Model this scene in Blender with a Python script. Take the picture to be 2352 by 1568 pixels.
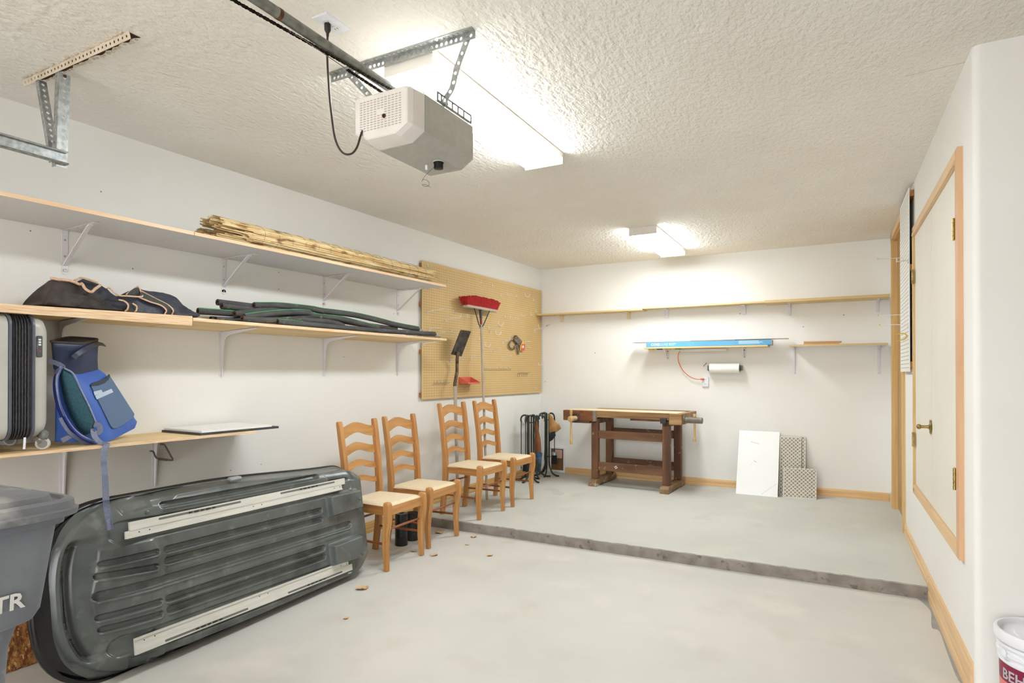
import bpy, bmesh, math, random
import numpy as np
from mathutils import Vector, Matrix, Euler

for o in list(bpy.data.objects):
    bpy.data.objects.remove(o, do_unlink=True)
SC = bpy.context.scene
COL = SC.collection
R = random.Random(7)
PI = math.pi

# ------------------------------------------------------------------ camera
F, YAW, CY, TILT, EYE = 1381.88, 0.4929, 848.09, 0.0059, 1.42
cd = bpy.data.cameras.new('camera')
cam = bpy.data.objects.new('camera', cd)
COL.objects.link(cam)
cam.location = (0, 0, EYE)
cam.rotation_euler = (PI / 2 + TILT, 0, YAW)
cd.sensor_width = 36.0
cd.lens = F / 2352 * 36
cd.shift_y = (CY - 784) / 2352
cd.clip_start = 0.02
SC.camera = cam

# ------------------------------------------------------------------ daylight (comes in at an unseen opening added behind the camera)
w = bpy.data.worlds.new('sky')
SC.world = w
w.use_nodes = True
bg = w.node_tree.nodes['Background']
bg.inputs[0].default_value = (0.97, 0.985, 1.0, 1)
bg.inputs[1].default_value = 2.5
SC.view_settings.view_transform = 'Standard'
SC.view_settings.look = 'None'
SC.view_settings.gamma = 1
SC.view_settings.use_curve_mapping = False
SC.view_settings.exposure = 1.4
LAMP = 16.0          # fluorescent diffuser strength

# ------------------------------------------------------------------ the room, and where a pixel of the photo lies on its surfaces
H, STEP, XL, XR, YB, YS, YR, BL, BR = 2.83, 0.078, -3.55, 0.512, 7.4265, 4.558, 3.217, -0.034, 0.0031
C0 = np.array([0, 0, EYE])
def ray(u, v):
    d = np.array([(u - 1176) / F, 1.0, -(v - CY) / F])
    d = np.array([d[0], d[1] * math.cos(TILT) - d[2] * math.sin(TILT), d[1] * math.sin(TILT) + d[2] * math.cos(TILT)])
    return np.array([d[0] * math.cos(YAW) - d[1] * math.sin(YAW), d[0] * math.sin(YAW) + d[1] * math.cos(YAW), d[2]])
def onz(u, v, z):
    d = ray(u, v); return Vector(C0 + (z - EYE) / d[2] * d)
def onl(u, v, off=0):
    d = ray(u, v); return Vector(C0 + (XL + off + BL * YB) / (d[0] + BL * d[1]) * d)
def onr(u, v, off=0):
    d = ray(u, v); return Vector(C0 + (XR - off + BR * YB) / (d[0] + BR * d[1]) * d)
def ony(u, v, y):
    d = ray(u, v); return Vector(C0 + y / d[1] * d)
def onx(u, v, x):
    d = ray(u, v); return Vector(C0 + x / d[0] * d)
def onb(u, v, off=0): return ony(u, v, YB - off)
def upz(P, u, v):
    d = ray(u, v); return EYE + math.hypot(P[0], P[1]) / math.hypot(d[0], d[1]) * d[2]
def xl(y): return XL + BL * (YB - y)
def xr(y): return XR + BR * (YB - y)
AL = math.atan(BL)         # left wall's turn about z (its direction is (-BL, 1))
WL = Matrix.Rotation(AL, 3, 'Z')

# ------------------------------------------------------------------ materials
def lin(c):
    c = c / 255.0
    return c / 12.92 if c <= 0.04045 else ((c + 0.055) / 1.055) ** 2.4
def rgb(r, g, b): return (lin(r), lin(g), lin(b), 1)
MATS = {}
def mat(name, c1, c2=None, rough=0.6, metal=0.0, scale=8.0, stretch=(1, 1, 1), detail=4.0, lo=0.35, hi=0.65,
        bump=0.0, bscale=60.0, bstretch=(1, 1, 1), bdist=0.01, spec=0.5, c3=None, scale3=40.0, lo3=0.6, hi3=0.7, amt3=1.0,
        stretch3=(1, 1, 1), emit=None, estr=0.0, alpha=1.0, trans=0.0, coat=0.0, dist=0.0, c4=None, scale4=3.0, lo4=.6, hi4=.7, wave=None):
    if name in MATS: return MATS[name]
    m = bpy.data.materials.new(name); m.use_nodes = True
    nt = m.node_tree; N = nt.nodes; Lk = nt.links
    p = N['Principled BSDF']
    p.inputs['Roughness'].default_value = rough
    p.inputs['Metallic'].default_value = metal
    p.inputs['Specular IOR Level'].default_value = spec
    p.inputs['Coat Weight'].default_value = coat
    p.inputs['Alpha'].default_value = alpha
    p.inputs['Transmission Weight'].default_value = trans
    tc = N.new('ShaderNodeTexCoord')
    def noise(sc, st, det, dst=0.0):
        mp = N.new('ShaderNodeMapping'); mp.inputs['Scale'].default_value = st
        Lk.new(tc.outputs['Object'], mp.inputs['Vector'])
        n = N.new('ShaderNodeTexNoise'); n.inputs['Scale'].default_value = sc
        n.inputs['Detail'].default_value = det; n.inputs['Distortion'].default_value = dst
        Lk.new(mp.outputs[0], n.inputs['Vector']); return n.outputs['Fac']
    def ramp(fac, a, b, ca, cb):
        r = N.new('ShaderNodeValToRGB'); r.color_ramp.elements[0].position = a; r.color_ramp.elements[1].position = b
        r.color_ramp.elements[0].color = ca; r.color_ramp.elements[1].color = cb
        Lk.new(fac, r.inputs[0]); return r.outputs[0]
    col = None
    if c2 is not None:
        if wave:
            mp = N.new('ShaderNodeMapping'); mp.inputs['Scale'].default_value = stretch
            Lk.new(tc.outputs['Object'], mp.inputs['Vector'])
            n = N.new('ShaderNodeTexWave'); n.bands_direction = wave; n.inputs['Scale'].default_value = scale
            n.inputs['Distortion'].default_value = dist; n.inputs['Detail'].default_value = detail; n.inputs['Detail Scale'].default_value = 1.2
            Lk.new(mp.outputs[0], n.inputs['Vector']); fac = n.outputs['Fac']
        else:
            fac = noise(scale, stretch, detail, dist)
        col = ramp(fac, lo, hi, c1, c2)
    def over(col, sc, st, a, b, c, amt):
        fac = ramp(noise(sc, st, 5.0), a, b, (0, 0, 0, 1), (amt, amt, amt, 1))
        mx = N.new('ShaderNodeMix'); mx.data_type = 'RGBA'
        Lk.new(fac, mx.inputs[0])
        if col is None: mx.inputs[6].default_value = c1
        else: Lk.new(col, mx.inputs[6])
        mx.inputs[7].default_value = c
        return mx.outputs[2]
    if c3 is not None: col = over(col, scale3, stretch3, lo3, hi3, c3, amt3)
    if c4 is not None: col = over(col, scale4, (1, 1, 1), lo4, hi4, c4, 1.0)
    if col is None: p.inputs['Base Color'].default_value = c1
    else: Lk.new(col, p.inputs['Base Color'])
    if bump:
        b = N.new('ShaderNodeBump'); b.inputs['Strength'].default_value = bump; b.inputs['Distance'].default_value = bdist
        Lk.new(noise(bscale, bstretch, 5.0), b.inputs['Height']); Lk.new(b.outputs[0], p.inputs['Normal'])
    if emit is not None:
        p.inputs['Emission Color'].default_value = emit; p.inputs['Emission Strength'].default_value = estr
    MATS[name] = m
    return m
def wood(name, ca, cb, axis='y', rough=0.5, sc=7.0, knots=None, amt=.8, lo=.3, hi=.7):
    st = {'x': (.06, 1, 1), 'y': (1, .06, 1), 'z': (1, 1, .06)}[axis]
    return mat(name, ca, cb, rough=rough, scale=sc * 3, stretch=st, detail=6, lo=lo, hi=hi, dist=.6, bump=.06, bscale=90, bstretch=st,
               c3=knots, scale3=5.0, lo3=.68, hi3=.74, amt3=amt, stretch3={'x': (.5, 1, 1), 'y': (1, .5, 1), 'z': (1, 1, .5)}[axis])

# ------------------------------------------------------------------ mesh helpers
class MB:
    """collects shapes (world or local metres) and links them as one mesh object"""
    def __init__(s): s.v = []; s.f = []
    def add(s, vs, fs):
        o = len(s.v); s.v += [tuple(v) for v in vs]; s.f += [tuple(i + o for i in f) for f in fs]; return s
    def box(s, c, d, rot=None, bev=0.0):
        x, y, z = d[0] / 2, d[1] / 2, d[2] / 2
        c = Vector(c)
        if bev <= 0:
            vs = [Vector((i * x, j * y, k * z)) for i in (-1, 1) for j in (-1, 1) for k in (-1, 1)]
            fs = [(0, 1, 3, 2), (4, 6, 7, 5), (0, 4, 5, 1), (2, 3, 7, 6), (0, 2, 6, 4), (1, 5, 7, 3)]
        else:
            b = min(bev, x * .95, y * .95, z * .95); vs = []; fs = []
            idx = {}
            for i in (-1, 1):
                for j in (-1, 1):
                    for k in (-1, 1):
                        for a in range(3):
                            q = [i * x, j * y, k * z]
                            for e in range(3):
                                if e != a: q[e] -= b * (i, j, k)[e]
                            idx[i, j, k, a] = len(vs); vs.append(Vector(q))
            I = lambda i, j, k, a: idx[i, j, k, a]
            for sg in (-1, 1):
                fs += [(I(sg, -1, -1, 0), I(sg, 1, -1, 0), I(sg, 1, 1, 0), I(sg, -1, 1, 0)), (I(-1, sg, -1, 1), I(-1, sg, 1, 1), I(1, sg, 1, 1), I(1, sg, -1, 1)),
                       (I(-1, -1, sg, 2), I(1, -1, sg, 2), I(1, 1, sg, 2), I(-1, 1, sg, 2))]
            for p in (-1, 1):
                for q in (-1, 1):
                    fs += [(I(p, q, -1, 0), I(p, q, 1, 0), I(p, q, 1, 1), I(p, q, -1, 1)), (I(p, -1, q, 0), I(p, 1, q, 0), I(p, 1, q, 2), I(p, -1, q, 2)),
                           (I(-1, p, q, 1), I(1, p, q, 1), I(1, p, q, 2), I(-1, p, q, 2))]
                    for r in (-1, 1): fs.append((I(p, q, r, 0), I(p, q, r, 1), I(p, q, r, 2)))
        if rot is not None: vs = [rot @ v for v in vs]
        return s.add([v + c for v in vs], fs)
    def hexa(s, p):        # 8 points: bottom loop 0-3, top loop 4-7
        return s.add(p, [(3, 2, 1, 0), (4, 5, 6, 7), (0, 1, 5, 4), (1, 2, 6, 5), (2, 3, 7, 6), (3, 0, 4, 7)])
    def prism(s, pts, ext):    # closed outline of 3d points pushed along ext
        n = len(pts); ext = Vector(ext); pts = [Vector(p) for p in pts]
        return s.add(pts + [p + ext for p in pts], [tuple(range(n))[::-1], tuple(range(n, 2 * n))] + [(i, (i + 1) % n, n + (i + 1) % n, n + i) for i in range(n)])
    def loft(s, loops, cap=True, close=True):
        n = len(loops[0]); o = len(s.v)
        for l in loops: s.v += [tuple(p) for p in l]
        m = n if close else n - 1
        for k in range(len(loops) - 1):
            for i in range(m): s.f.append((o + k * n + i, o + k * n + (i + 1) % n, o + (k + 1) * n + (i + 1) % n, o + (k + 1) * n + i))
        if cap and close:
            s.f.append(tuple(o + i for i in range(n))[::-1]); e = o + (len(loops) - 1) * n; s.f.append(tuple(e + i for i in range(n)))
        return s
    def tube(s, pts, r, n=8, cap=True, closed=False, flat=None, ref=None):
        """round tube along pts; r a number or a list; flat=(w,t,ref) gives a ribbon of width w, thickness t"""
        pts = [Vector(p) for p in pts]; m = len(pts)
        rs = r if isinstance(r, (list, tuple)) else [r] * m
        loops = []; up = None
        for i, p in enumerate(pts):
            if closed: t = pts[(i + 1) % m] - pts[i - 1]
            else: t = pts[min(i + 1, m - 1)] - pts[max(i - 1, 0)]
            t = t.normalized() if t.length > 1e-9 else Vector((0, 0, 1))
            if up is None:
                a = Vector(ref) if ref is not None else (Vector((0, 0, 1)) if abs(t.z) < .9 else Vector((1, 0, 0)))
                up = (a - t * a.dot(t)).normalized()
            else:
                up = up - t * up.dot(t)
                up = up.normalized() if up.length > 1e-6 else t.orthogonal().normalized()
            sd = t.cross(up)
            if flat: w_, t_ = flat; loops.append([p + sd * (a * w_ / 2) + up * (b * t_ / 2) for a, b in ((-1, -1), (1, -1), (1, 1), (-1, 1))])
            else: loops.append([p + (up * math.cos(2 * PI * k / n) + sd * math.sin(2 * PI * k / n)) * rs[i] for k in range(n)])
        if closed: loops.append(loops[0])
        return s.loft(loops, cap and not closed)
    def cyl(s, a, b, r, r2=None, n=16): return s.tube([a, b], [r, r if r2 is None else r2], n)
    def lathe(s, prof, o=(0, 0, 0), ax=(0, 0, 1), n=24, cap=True):
        ax = Vector(ax).normalized(); u = ax.orthogonal().normalized(); v = ax.cross(u); o = Vector(o)
        return s.loft([[o + ax * z + (u * math.cos(2 * PI * k / n) + v * math.sin(2 * PI * k / n)) * max(r, 1e-5) for k in range(n)] for r, z in prof], cap)
    def sphere(s, c, r, n=10, sq=(1, 1, 1)):
        c = Vector(c)
        return s.loft([[c + Vector((math.sin(PI * i / n) * math.cos(2 * PI * k / (2 * n)) * r * sq[0], math.sin(PI * i / n) * math.sin(2 * PI * k / (2 * n)) * r * sq[1], -math.cos(PI * i / n) * r * sq[2]))
                        for k in range(2 * n)] for i in [.02] + list(range(1, n)) + [n - .02]])
    def tri_count(s): return len(s.f)
def mesh(name, mb, m, smooth=40):
    me = bpy.data.meshes.new(name); me.from_pydata(mb.v, [], mb.f)
    bm = bmesh.new(); bm.from_mesh(me); bmesh.ops.recalc_face_normals(bm, faces=bm.faces); bm.to_mesh(me); bm.free()
    if smooth:
        me.polygons.foreach_set('use_smooth', [True] * len(me.polygons)); me.set_sharp_from_angle(angle=math.radians(smooth))
    me.materials.append(m); me.update()
    return me
def link(name, data): 
    o = bpy.data.objects.new(name, data); COL.objects.link(o); return o
def tag(o, label, cat=None, group=None, kind=None):
    if label: o['label'] = label
    if cat: o['category'] = cat
    if group: o['group'] = group
    if kind: o['kind'] = kind
    return o
def thing(name, label, cat, loc=(0, 0, 0), rz=0.0, group=None):
    o = link(name, None); o.empty_display_size = .05
    o.location = loc; o.rotation_euler = (0, 0, rz)
    o.matrix_world = Matrix.Translation(Vector(loc)) @ Matrix.Rotation(rz, 4, 'Z')
    return tag(o, label, cat, group)
WORLD = {}
def wm(o):      # world matrix of a thing or part, before any depsgraph update
    M = Matrix.Translation(o.location) @ o.rotation_euler.to_matrix().to_4x4()
    return wm(o.parent) @ M if o.parent else M
def part(name, mb, m, parent=None, label=None, local=False, smooth=40):
    """local: mb is in the parent's frame; else in world metres"""
    if parent is not None and not local:
        I = wm(parent).inverted(); mb.v = [tuple(I @ Vector(v)) for v in mb.v]
    o = link(name, mesh(name, mb, m, smooth))
    if parent is not None: o.parent = parent
    if label: o['label'] = label
    return o
def solo(name, mb, m, label, cat, group=None, smooth=40, kind=None):
    """a thing that is a single mesh; its origin goes to its base centre"""
    a = np.array(mb.v); c = (a.min(0) + a.max(0)) / 2; c[2] = a[:, 2].min()
    mb.v = [tuple(v) for v in a - c]
    o = link(name, mesh(name, mb, m, smooth)); o.location = c
    return tag(o, label, cat, group, kind)
def struct(name, mb, m, parent=None, smooth=0):
    o = link(name, mesh(name, mb, m, smooth))
    if parent is not None: o.parent = parent
    else: o['kind'] = 'structure'
    return o
def dup(src, loc=None, rz=None, label=None, group=None):
    c = src.copy(); COL.objects.link(c)
    if loc is not None: c.location = loc
    if rz is not None: c.rotation_euler = (0, 0, rz)
    if label: c['label'] = label
    if group: c['group'] = group
    for ch in list(src.children):
        d = ch.copy(); COL.objects.link(d); d.parent = c
        for g in list(ch.children):
            e = g.copy(); COL.objects.link(e); e.parent = d
    return c
def text_mb(txt, size, ext=0.0004, bold=0.0, sx=1.0):
    """lettering as a mesh in its xy plane"""
    cu = bpy.data.curves.new('t', 'FONT'); cu.body = txt; cu.size = size; cu.extrude = ext; cu.offset = bold; cu.resolution_u = 2
    o = bpy.data.objects.new('t', cu); COL.objects.link(o)
    dg = bpy.context.evaluated_depsgraph_get(); me = o.evaluated_get(dg).to_mesh()
    mb = MB(); mb.add([(v.co.x * sx, v.co.y, v.co.z) for v in me.vertices], [tuple(p.vertices) for p in me.polygons])
    bpy.data.objects.remove(o); bpy.data.curves.remove(cu)
    return mb
def put(mb, o, x, y):       # lay a flat xy mesh into the world: origin o, axes x and y
    x = Vector(x).normalized(); y = Vector(y).normalized(); z = x.cross(y); o = Vector(o)
    mb.v = [tuple(o + x * v[0] + y * v[1] + z * v[2]) for v in mb.v]; return mb
def curve_pts(ctrl, n=8):     # Catmull-Rom through control points
    P = [Vector(p) for p in ctrl]; P = [P[0] * 2 - P[1]] + P + [P[-1] * 2 - P[-2]]; out = []
    for i in range(1, len(P) - 2):
        for k in range(n):
            t = k / n
            out.append(.5 * ((2 * P[i]) + (-P[i - 1] + P[i + 1]) * t + (2 * P[i - 1] - 5 * P[i] + 4 * P[i + 1] - P[i + 2]) * t * t + (-P[i - 1] + 3 * P[i] - 3 * P[i + 1] + P[i + 2]) * t ** 3))
    return out + [P[-2]]
def perf_strip(L, W, T, pitch, hr, n=10):
    """a flat bar along +x (0..L), width along y (0..W), thickness T in z, with a row of round holes"""
    mb = MB(); k = int(L / pitch); x0 = (L - k * pitch) / 2
    def cell(xa, xb, hole):
        if not hole:
            mb.box(((xa + xb) / 2, W / 2, 0), (xb - xa, W, T)); return
        cx, cy = (xa + xb) / 2, W / 2
        out = []; inn = []
        for i in range(n):
            a = 2 * PI * (i + .5) / n; dx, dy = math.cos(a), math.sin(a)
            q = min((xb - xa) / 2 / max(abs(dx), 1e-6), W / 2 / max(abs(dy), 1e-6))
            out.append((cx + dx * q, cy + dy * q)); inn.append((cx + dx * hr, cy + dy * hr))
        # snap outer ring's corners so that neighbouring cells meet
        for cxn, cyn in ((xa, 0), (xb, 0), (xa, W), (xb, W)):
            j = min(range(n), key=lambda i: (out[i][0] - cxn) ** 2 + (out[i][1] - cyn) ** 2); out[j] = (cxn, cyn)
        vs = [(x, y, z) for z in (-T / 2, T / 2) for ring in (out, inn) for x, y in ring]; fs = []
        for i in range(n):
            j = (i + 1) % n
            fs += [(i, j, n + j, n + i), (2 * n + i, 3 * n + i, 3 * n + j, 2 * n + j), (n + i, n + j, 3 * n + j, 3 * n + i), (i, 2 * n + i, 2 * n + j, j)]
        mb.add(vs, fs)
    if x0 > 1e-4: cell(0, x0, False)
    for i in range(k): cell(x0 + i * pitch, x0 + (i + 1) * pitch, True)
    if x0 > 1e-4: cell(L - x0, L, False)
    return mb
def frame(mb, o, x, y, z):
    o = Vector(o); x, y, z = (Vector(q).normalized() for q in (x, y, z))
    mb.v = [tuple(o + x * v[0] + y * v[1] + z * v[2]) for v in mb.v]; return mb
def join(*mbs):
    r = MB()
    for m in mbs: r.add(m.v, m.f)
    return r
# ------------------------------------------------------------------ setting materials
PAINT = mat('wall_paint', rgb(237, 235, 230), rgb(234, 231, 225), rough=.75, scale=1.3, bump=.12, bscale=55, bdist=.004, spec=.25)
PAINT2 = mat('wall_paint_dimmed', rgb(194, 187, 187), rgb(188, 181, 182), rough=.8, scale=1.5, bump=.3, bscale=90, bdist=.006, spec=.2)  # pinkish grey return wall, base colour darkened to offset strong daylight
CEIL = mat('ceiling_texture', rgb(245, 240, 231), rgb(241, 235, 225), rough=.85, scale=2.0, bump=.75, bscale=44, bstretch=(1.0, .6, 1), bdist=.02, spec=.2)
CONC = mat('concrete', rgb(209, 205, 197), rgb(199, 196, 189), rough=.62, scale=.9, detail=8, lo=.38, hi=.62, c3=rgb(190, 182, 168), scale3=2.6, lo3=.56, hi3=.75, amt3=.45,
           bump=.05, bscale=50, spec=.35, c4=rgb(213, 207, 197), scale4=1.7, lo4=.57, hi4=.7)
CONC2 = mat('concrete_upper', rgb(205, 204, 196), rgb(196, 195, 187), rough=.62, scale=.8, detail=8, lo=.38, hi=.62, c3=rgb(183, 178, 166), scale3=3.4, lo3=.58, hi3=.75, amt3=.4,
           bump=.05, bscale=50, spec=.35, c4=rgb(206, 203, 193), scale4=2.1, lo4=.57, hi4=.7)
KERB = mat('kerb_concrete', rgb(150, 141, 132), rgb(126, 117, 110), rough=.9, scale=9, detail=8, lo=.35, hi=.65, c3=rgb(84, 76, 70), scale3=14, lo3=.6, hi3=.68, amt3=.7, bump=.6, bscale=120, bdist=.006)
FIR = wood('fir_trim', rgb(232, 198, 152), rgb(218, 178, 130), 'y', .45, 9)
FIRX = wood('fir_trim_x', rgb(226, 188, 136), rgb(210, 166, 112), 'x', .45, 9)
FIRZ = wood('fir_trim_z', rgb(222, 186, 128), rgb(202, 162, 102), 'z', .45, 9)

# ------------------------------------------------------------------ floor, walls, ceiling (the garage goes on behind the camera to a front opening added for light)
Y0, XE = -2.2, 4.2
def slab(x0, x1, y0, y1, z0, z1): return MB().box(((x0 + x1) / 2, (y0 + y1) / 2, (z0 + z1) / 2), (x1 - x0, y1 - y0, z1 - z0))
fl = struct('floor', slab(-4.6, 5.2, Y0 - 4, YS, -.2, 0), CONC)
up_top = MB()
# raised slab with a slightly worn, uneven front arris
up_top.hexa([(xl(YS) - .3, YS + .012, -.1), (xr(YS) + 1.4, YS + .012, -.1), (xr(YB) + 1.4, YB + .3, -.1), (xl(YB) - .3, YB + .3, -.1),
             (xl(YS) - .3, YS + .012, STEP), (xr(YS) + 1.4, YS + .012, STEP), (xr(YB) + 1.4, YB + .3, STEP), (xl(YB) - .3, YB + .3, STEP)])
fu = struct('floor_upper', up_top, CONC2)
k = MB(); n = 90; loops = []
rk = random.Random(3)
for i in range(n + 1):
    x = xl(YS) - .05 + (xr(YS) + .1 - xl(YS)) * i / n; j = rk.uniform(-.004, .004); jz = rk.uniform(-.002, .0015)
    loops.append([(x, YS + .05, -.05), (x, YS - .006 + j * .5, -.05), (x, YS - .002 + j, .004), (x, YS + j, STEP * .5), (x, YS + .004 + j, STEP - .009 + jz), (x, YS + .014, STEP + .0005 + jz * .2), (x, YS + .05, STEP - .001)])
k.loft(loops)
struct('trim_1', k, KERB, smooth=40)
struct('ceiling', slab(-4.3, 4.6, Y0, YB + .3, H, H + .12), CEIL)
wl = MB(); wl.hexa([(xl(Y0) - .15, Y0, 0 - .1), (xl(Y0), Y0, -.1), (xl(YB + .2), YB + .2, -.1), (xl(YB + .2) - .15, YB + .2, -.1),
                    (xl(Y0) - .15, Y0, H), (xl(Y0), Y0, H), (xl(YB + .2), YB + .2, H), (xl(YB + .2) - .15, YB + .2, H)])
struct('wall_left', wl, PAINT)
struct('wall_back', slab(XL - .3, XR + 1.6, YB, YB + .15, -.1, H), PAINT)
# right wall of the bay: solid with the cabinet recess and the doorway cut out
DY0, DY1, DZ = 6.06, 7.03, 2.74        # doorway
HY0, HY1, HZ0, HZ1 = 3.50, 5.19, .615, 2.41   # hatch opening
TH = .14
def wr(y0, y1, z0, z1):
    return MB().hexa([(xr(y0), y0, z0), (xr(y0) + TH, y0, z0), (xr(y1) + TH, y1, z0), (xr(y1), y1, z0),
                      (xr(y0), y0, z1), (xr(y0) + TH, y0, z1), (xr(y1) + TH, y1, z1), (xr(y1), y1, z1)])
RB = .03
c = MB()   # rounded outer corner of the bay
pts = []
x0 = xr(YR)
for i in range(7):
    a = PI + PI / 2 * i / 6
    pts.append((x0 + RB + RB * math.cos(a), YR + RB + RB * math.sin(a), -.1))
pts = pts + [(x0 + .2, YR, -.1), (x0 + .2, YR + TH, -.1), (x0 + TH, YR + TH, -.1), (x0 + TH, HY0, -.1), (xr(HY0), HY0, -.1)]
c.prism(pts, (0, 0, H + .1))
wright = join(c, wr(HY0, HY1, -.1, HZ0), wr(HY0, HY1, HZ1, H), wr(HY1, DY0, -.1, H), wr(DY0, DY1, DZ, H), wr(DY1, YB + .05, -.1, H))
struct('wall_right', wright, PAINT, smooth=50)
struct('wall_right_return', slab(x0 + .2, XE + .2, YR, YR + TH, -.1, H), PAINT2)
struct('wall_side', slab(XE, XE + .15, Y0, YR + .1, -.1, H), PAINT)
# unseen front: left opening added for daylight, right closed to shade the return wall
struct('wall_front', join(slab(-4.1, -3.1, Y0 - .15, Y0, -.1, H), slab(.5, XE + .15, Y0 - .15, Y0, -.1, H), slab(-3.1, .5, Y0 - .15, Y0, 2.35, H)), PAINT)
# ------------------------------------------------------------------ fluorescent ceiling lights
WHITE = mat('white_enamel', rgb(232, 226, 218), rough=.4)
GLOW = mat('lit_diffuser', rgb(245, 245, 245), rough=.4, emit=(.90, .965, 1.0, 1), estr=LAMP)
def ceiling_light(x0, x1, y0, y1, label):
    zb = 2.757; zt = H - .001; cx = (x0 + x1) / 2
    t = thing('ceiling_light', label, 'ceiling light', (cx, (y0 + y1) / 2, zb), 0, 'fluorescent ceiling lights')
    part('housing', MB().box((cx, (y0 + y1) / 2, zt - .017), (x1 - x0 + .003, y1 - y0 - .02, .034)), WHITE, t)
    ow = .0
    prof = [(x0, zt - .034), (x0, zb + .016), (x0 + .004, zb + .006), (x0 + .016, zb), (cx, zb - .003), (x1 - .016, zb), (x1 - .004, zb + .006), (x1, zb + .016), (x1, zt - .034)]
    m = MB(); m.loft([[(x, y, z) for x, z in prof] for y in (y0 + .012, y1 - .012)], cap=False, close=False)
    part('diffuser', m, GLOW, t, 'glowing white plastic diffuser')
    for y in (y0 + .005, y1 - .005):
        m = MB(); m.prism([(x0 - .003, y - .005, zt), (x0 - .003, y - .005, zb - .003), (x1 + .003, y - .005, zb - .003), (x1 + .003, y - .005, zt)], (0, .01, 0))
        part('end_cap', m, WHITE, t)
    return t
ceiling_light(-1.792, -1.532, 2.118, 3.536, 'lit fluorescent ceiling light above the garage door opener')
ceiling_light(-1.765, -1.50, 5.70, 6.93, 'lit fluorescent ceiling light over the raised back floor')

# stains, a wet edge and a crack, lying on the floors and the ceiling they belong to
def stain(parent, pts, z, m, nm='stain', h_=.0004):
    P = curve_pts([onz(*q, z) for q in pts + [pts[0]]], 4)[:-1]; struct(nm, MB().prism([Vector((p.x, p.y, z)) for p in P], (0, 0, h_)), m, parent)
ST1 = mat('damp_concrete', rgb(188, 187, 178), rgb(196, 195, 187), rough=.6, scale=12); ST2 = mat('dirt_stain', rgb(196, 187, 170), rgb(202, 195, 182), rough=.7, scale=20); ST3 = mat('wet_edge', rgb(146, 148, 148), rgb(160, 162, 160), rough=.5, scale=14)
stain(fu, [(1243, 1122), (1262, 1120), (1282, 1123), (1284, 1127), (1296, 1133), (1286, 1137), (1270, 1134), (1266, 1127), (1250, 1125)], STEP, ST1)
stain(fl, [(1150, 1243), (1168, 1241), (1184, 1241), (1182, 1246), (1165, 1248), (1152, 1247)], 0, ST2)
stain(fl, [(2104, 1372), (2128, 1376), (2140, 1380), (2160, 1428), (2185, 1490), (2212, 1560), (2200, 1560), (2176, 1500), (2158, 1450), (2140, 1440), (2138, 1405), (2120, 1384)], 0, ST3)
a_, b_ = onz(2080, 175, H), onz(2216, 143, H); nrm = (b_ - a_).cross(Vector((0, 0, 1))).normalized() * .0011
struct('crack', MB().prism([a_ - nrm, a_.lerp(b_, .5) - nrm * .3, b_ - nrm, b_ + nrm, a_.lerp(b_, .5) + nrm * 1.6, a_ + nrm], (0, 0, -.0004)), mat('crack_shadow', rgb(176, 164, 140), rough=.9), bpy.data.objects['ceiling'])

NH = mat('nail_hole', rgb(120, 104, 88), rough=.9)
for q in ((70, 530), (232, 440), (905, 720), (640, 625), (640, 664), (305, 617), (530, 1080), (600, 1066), (790, 820), (555, 1120)):
    p = onl(*q, .0004); struct('nail_hole', MB().lathe([(.004, 0), (.003, .0006), (.0001, .0006)], p, (1, 0, 0), 7), NH, bpy.data.objects['wall_left'])
for q in ((1367, 810), (1252, 876), (1845, 750), (1938, 723), (1400, 960), (1700, 720)):
    p = onb(*q, .0004); struct('nail_hole', MB().lathe([(.006, 0), (.004, .0006), (.0001, .0006)], p, (0, -1, 0), 7), NH, bpy.data.objects['wall_back'])
# ------------------------------------------------------------------ right wall: baseboards, doorway, two-leaf hatch, white pegboard, bucket
BRASS = mat('aged_brass', rgb(176, 158, 96), rgb(140, 112, 60), rough=.35, metal=.9, scale=30)
STEEL = mat('zinc_steel', rgb(196, 194, 188), rgb(170, 168, 162), rough=.4, metal=.85, scale=25)
CREAM = mat('door_paint', rgb(231, 226, 213), rgb(227, 221, 207), rough=.55, scale=2)
def rwbox(y0, y1, z0, z1, t, off=0.0):      # board on the right wall standing t out from it
    return MB().hexa([(xr(y0) - off - t, y0, z0), (xr(y0) - off, y0, z0), (xr(y1) - off, y1, z0), (xr(y1) - off - t, y1, z0),
                      (xr(y0) - off - t, y0, z1), (xr(y0) - off, y0, z1), (xr(y1) - off, y1, z1), (xr(y1) - off - t, y1, z1)])
def moulding(P, Q, out, h, m, name):        # profiled baseboard from P to Q (bottom back edge), out = direction into the room
    P = Vector(P); Q = Vector(Q); out = Vector(out); pr = [(0, 0), (.014, 0), (.014, h * .30), (.010, h * .36), (.0125, h * .42), (.0125, h * .80), (.009, h * .87), (.009, h * .95), (.005, h), (0, h)]
    mb = MB(); mb.loft([[p + out * a + Vector((0, 0, b)) for a, b in pr] for p in (P, Q)]); return struct(name, mb, m)
moulding((xr(YR + .03), YR + .03, .0), (xr(YS), YS, .0), (-1, 0, 0), .166, FIR, 'baseboard_right')
moulding((xr(YS), YS, STEP), (xr(5.97), 5.97, STEP), (-1, 0, 0), .088, FIR, 'baseboard_right_upper')
moulding((xr(7.11), 7.11, STEP), (xr(7.42), 7.42, STEP), (-1, 0, 0), .088, FIR, 'baseboard_right_end')
moulding((-3.178, YB, STEP), (-1.05, YB, STEP), (0, -1, 0), .086, FIRX, 'baseboard_back')
moulding((-1.05, YB, STEP), (xr(YB) - .02, YB, STEP), (0, -1, 0), .086, FIRX, 'baseboard_back_right')
PINE = wood('pine_base', rgb(222, 184, 118), rgb(196, 148, 80), 'y', .5, 6)
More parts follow.
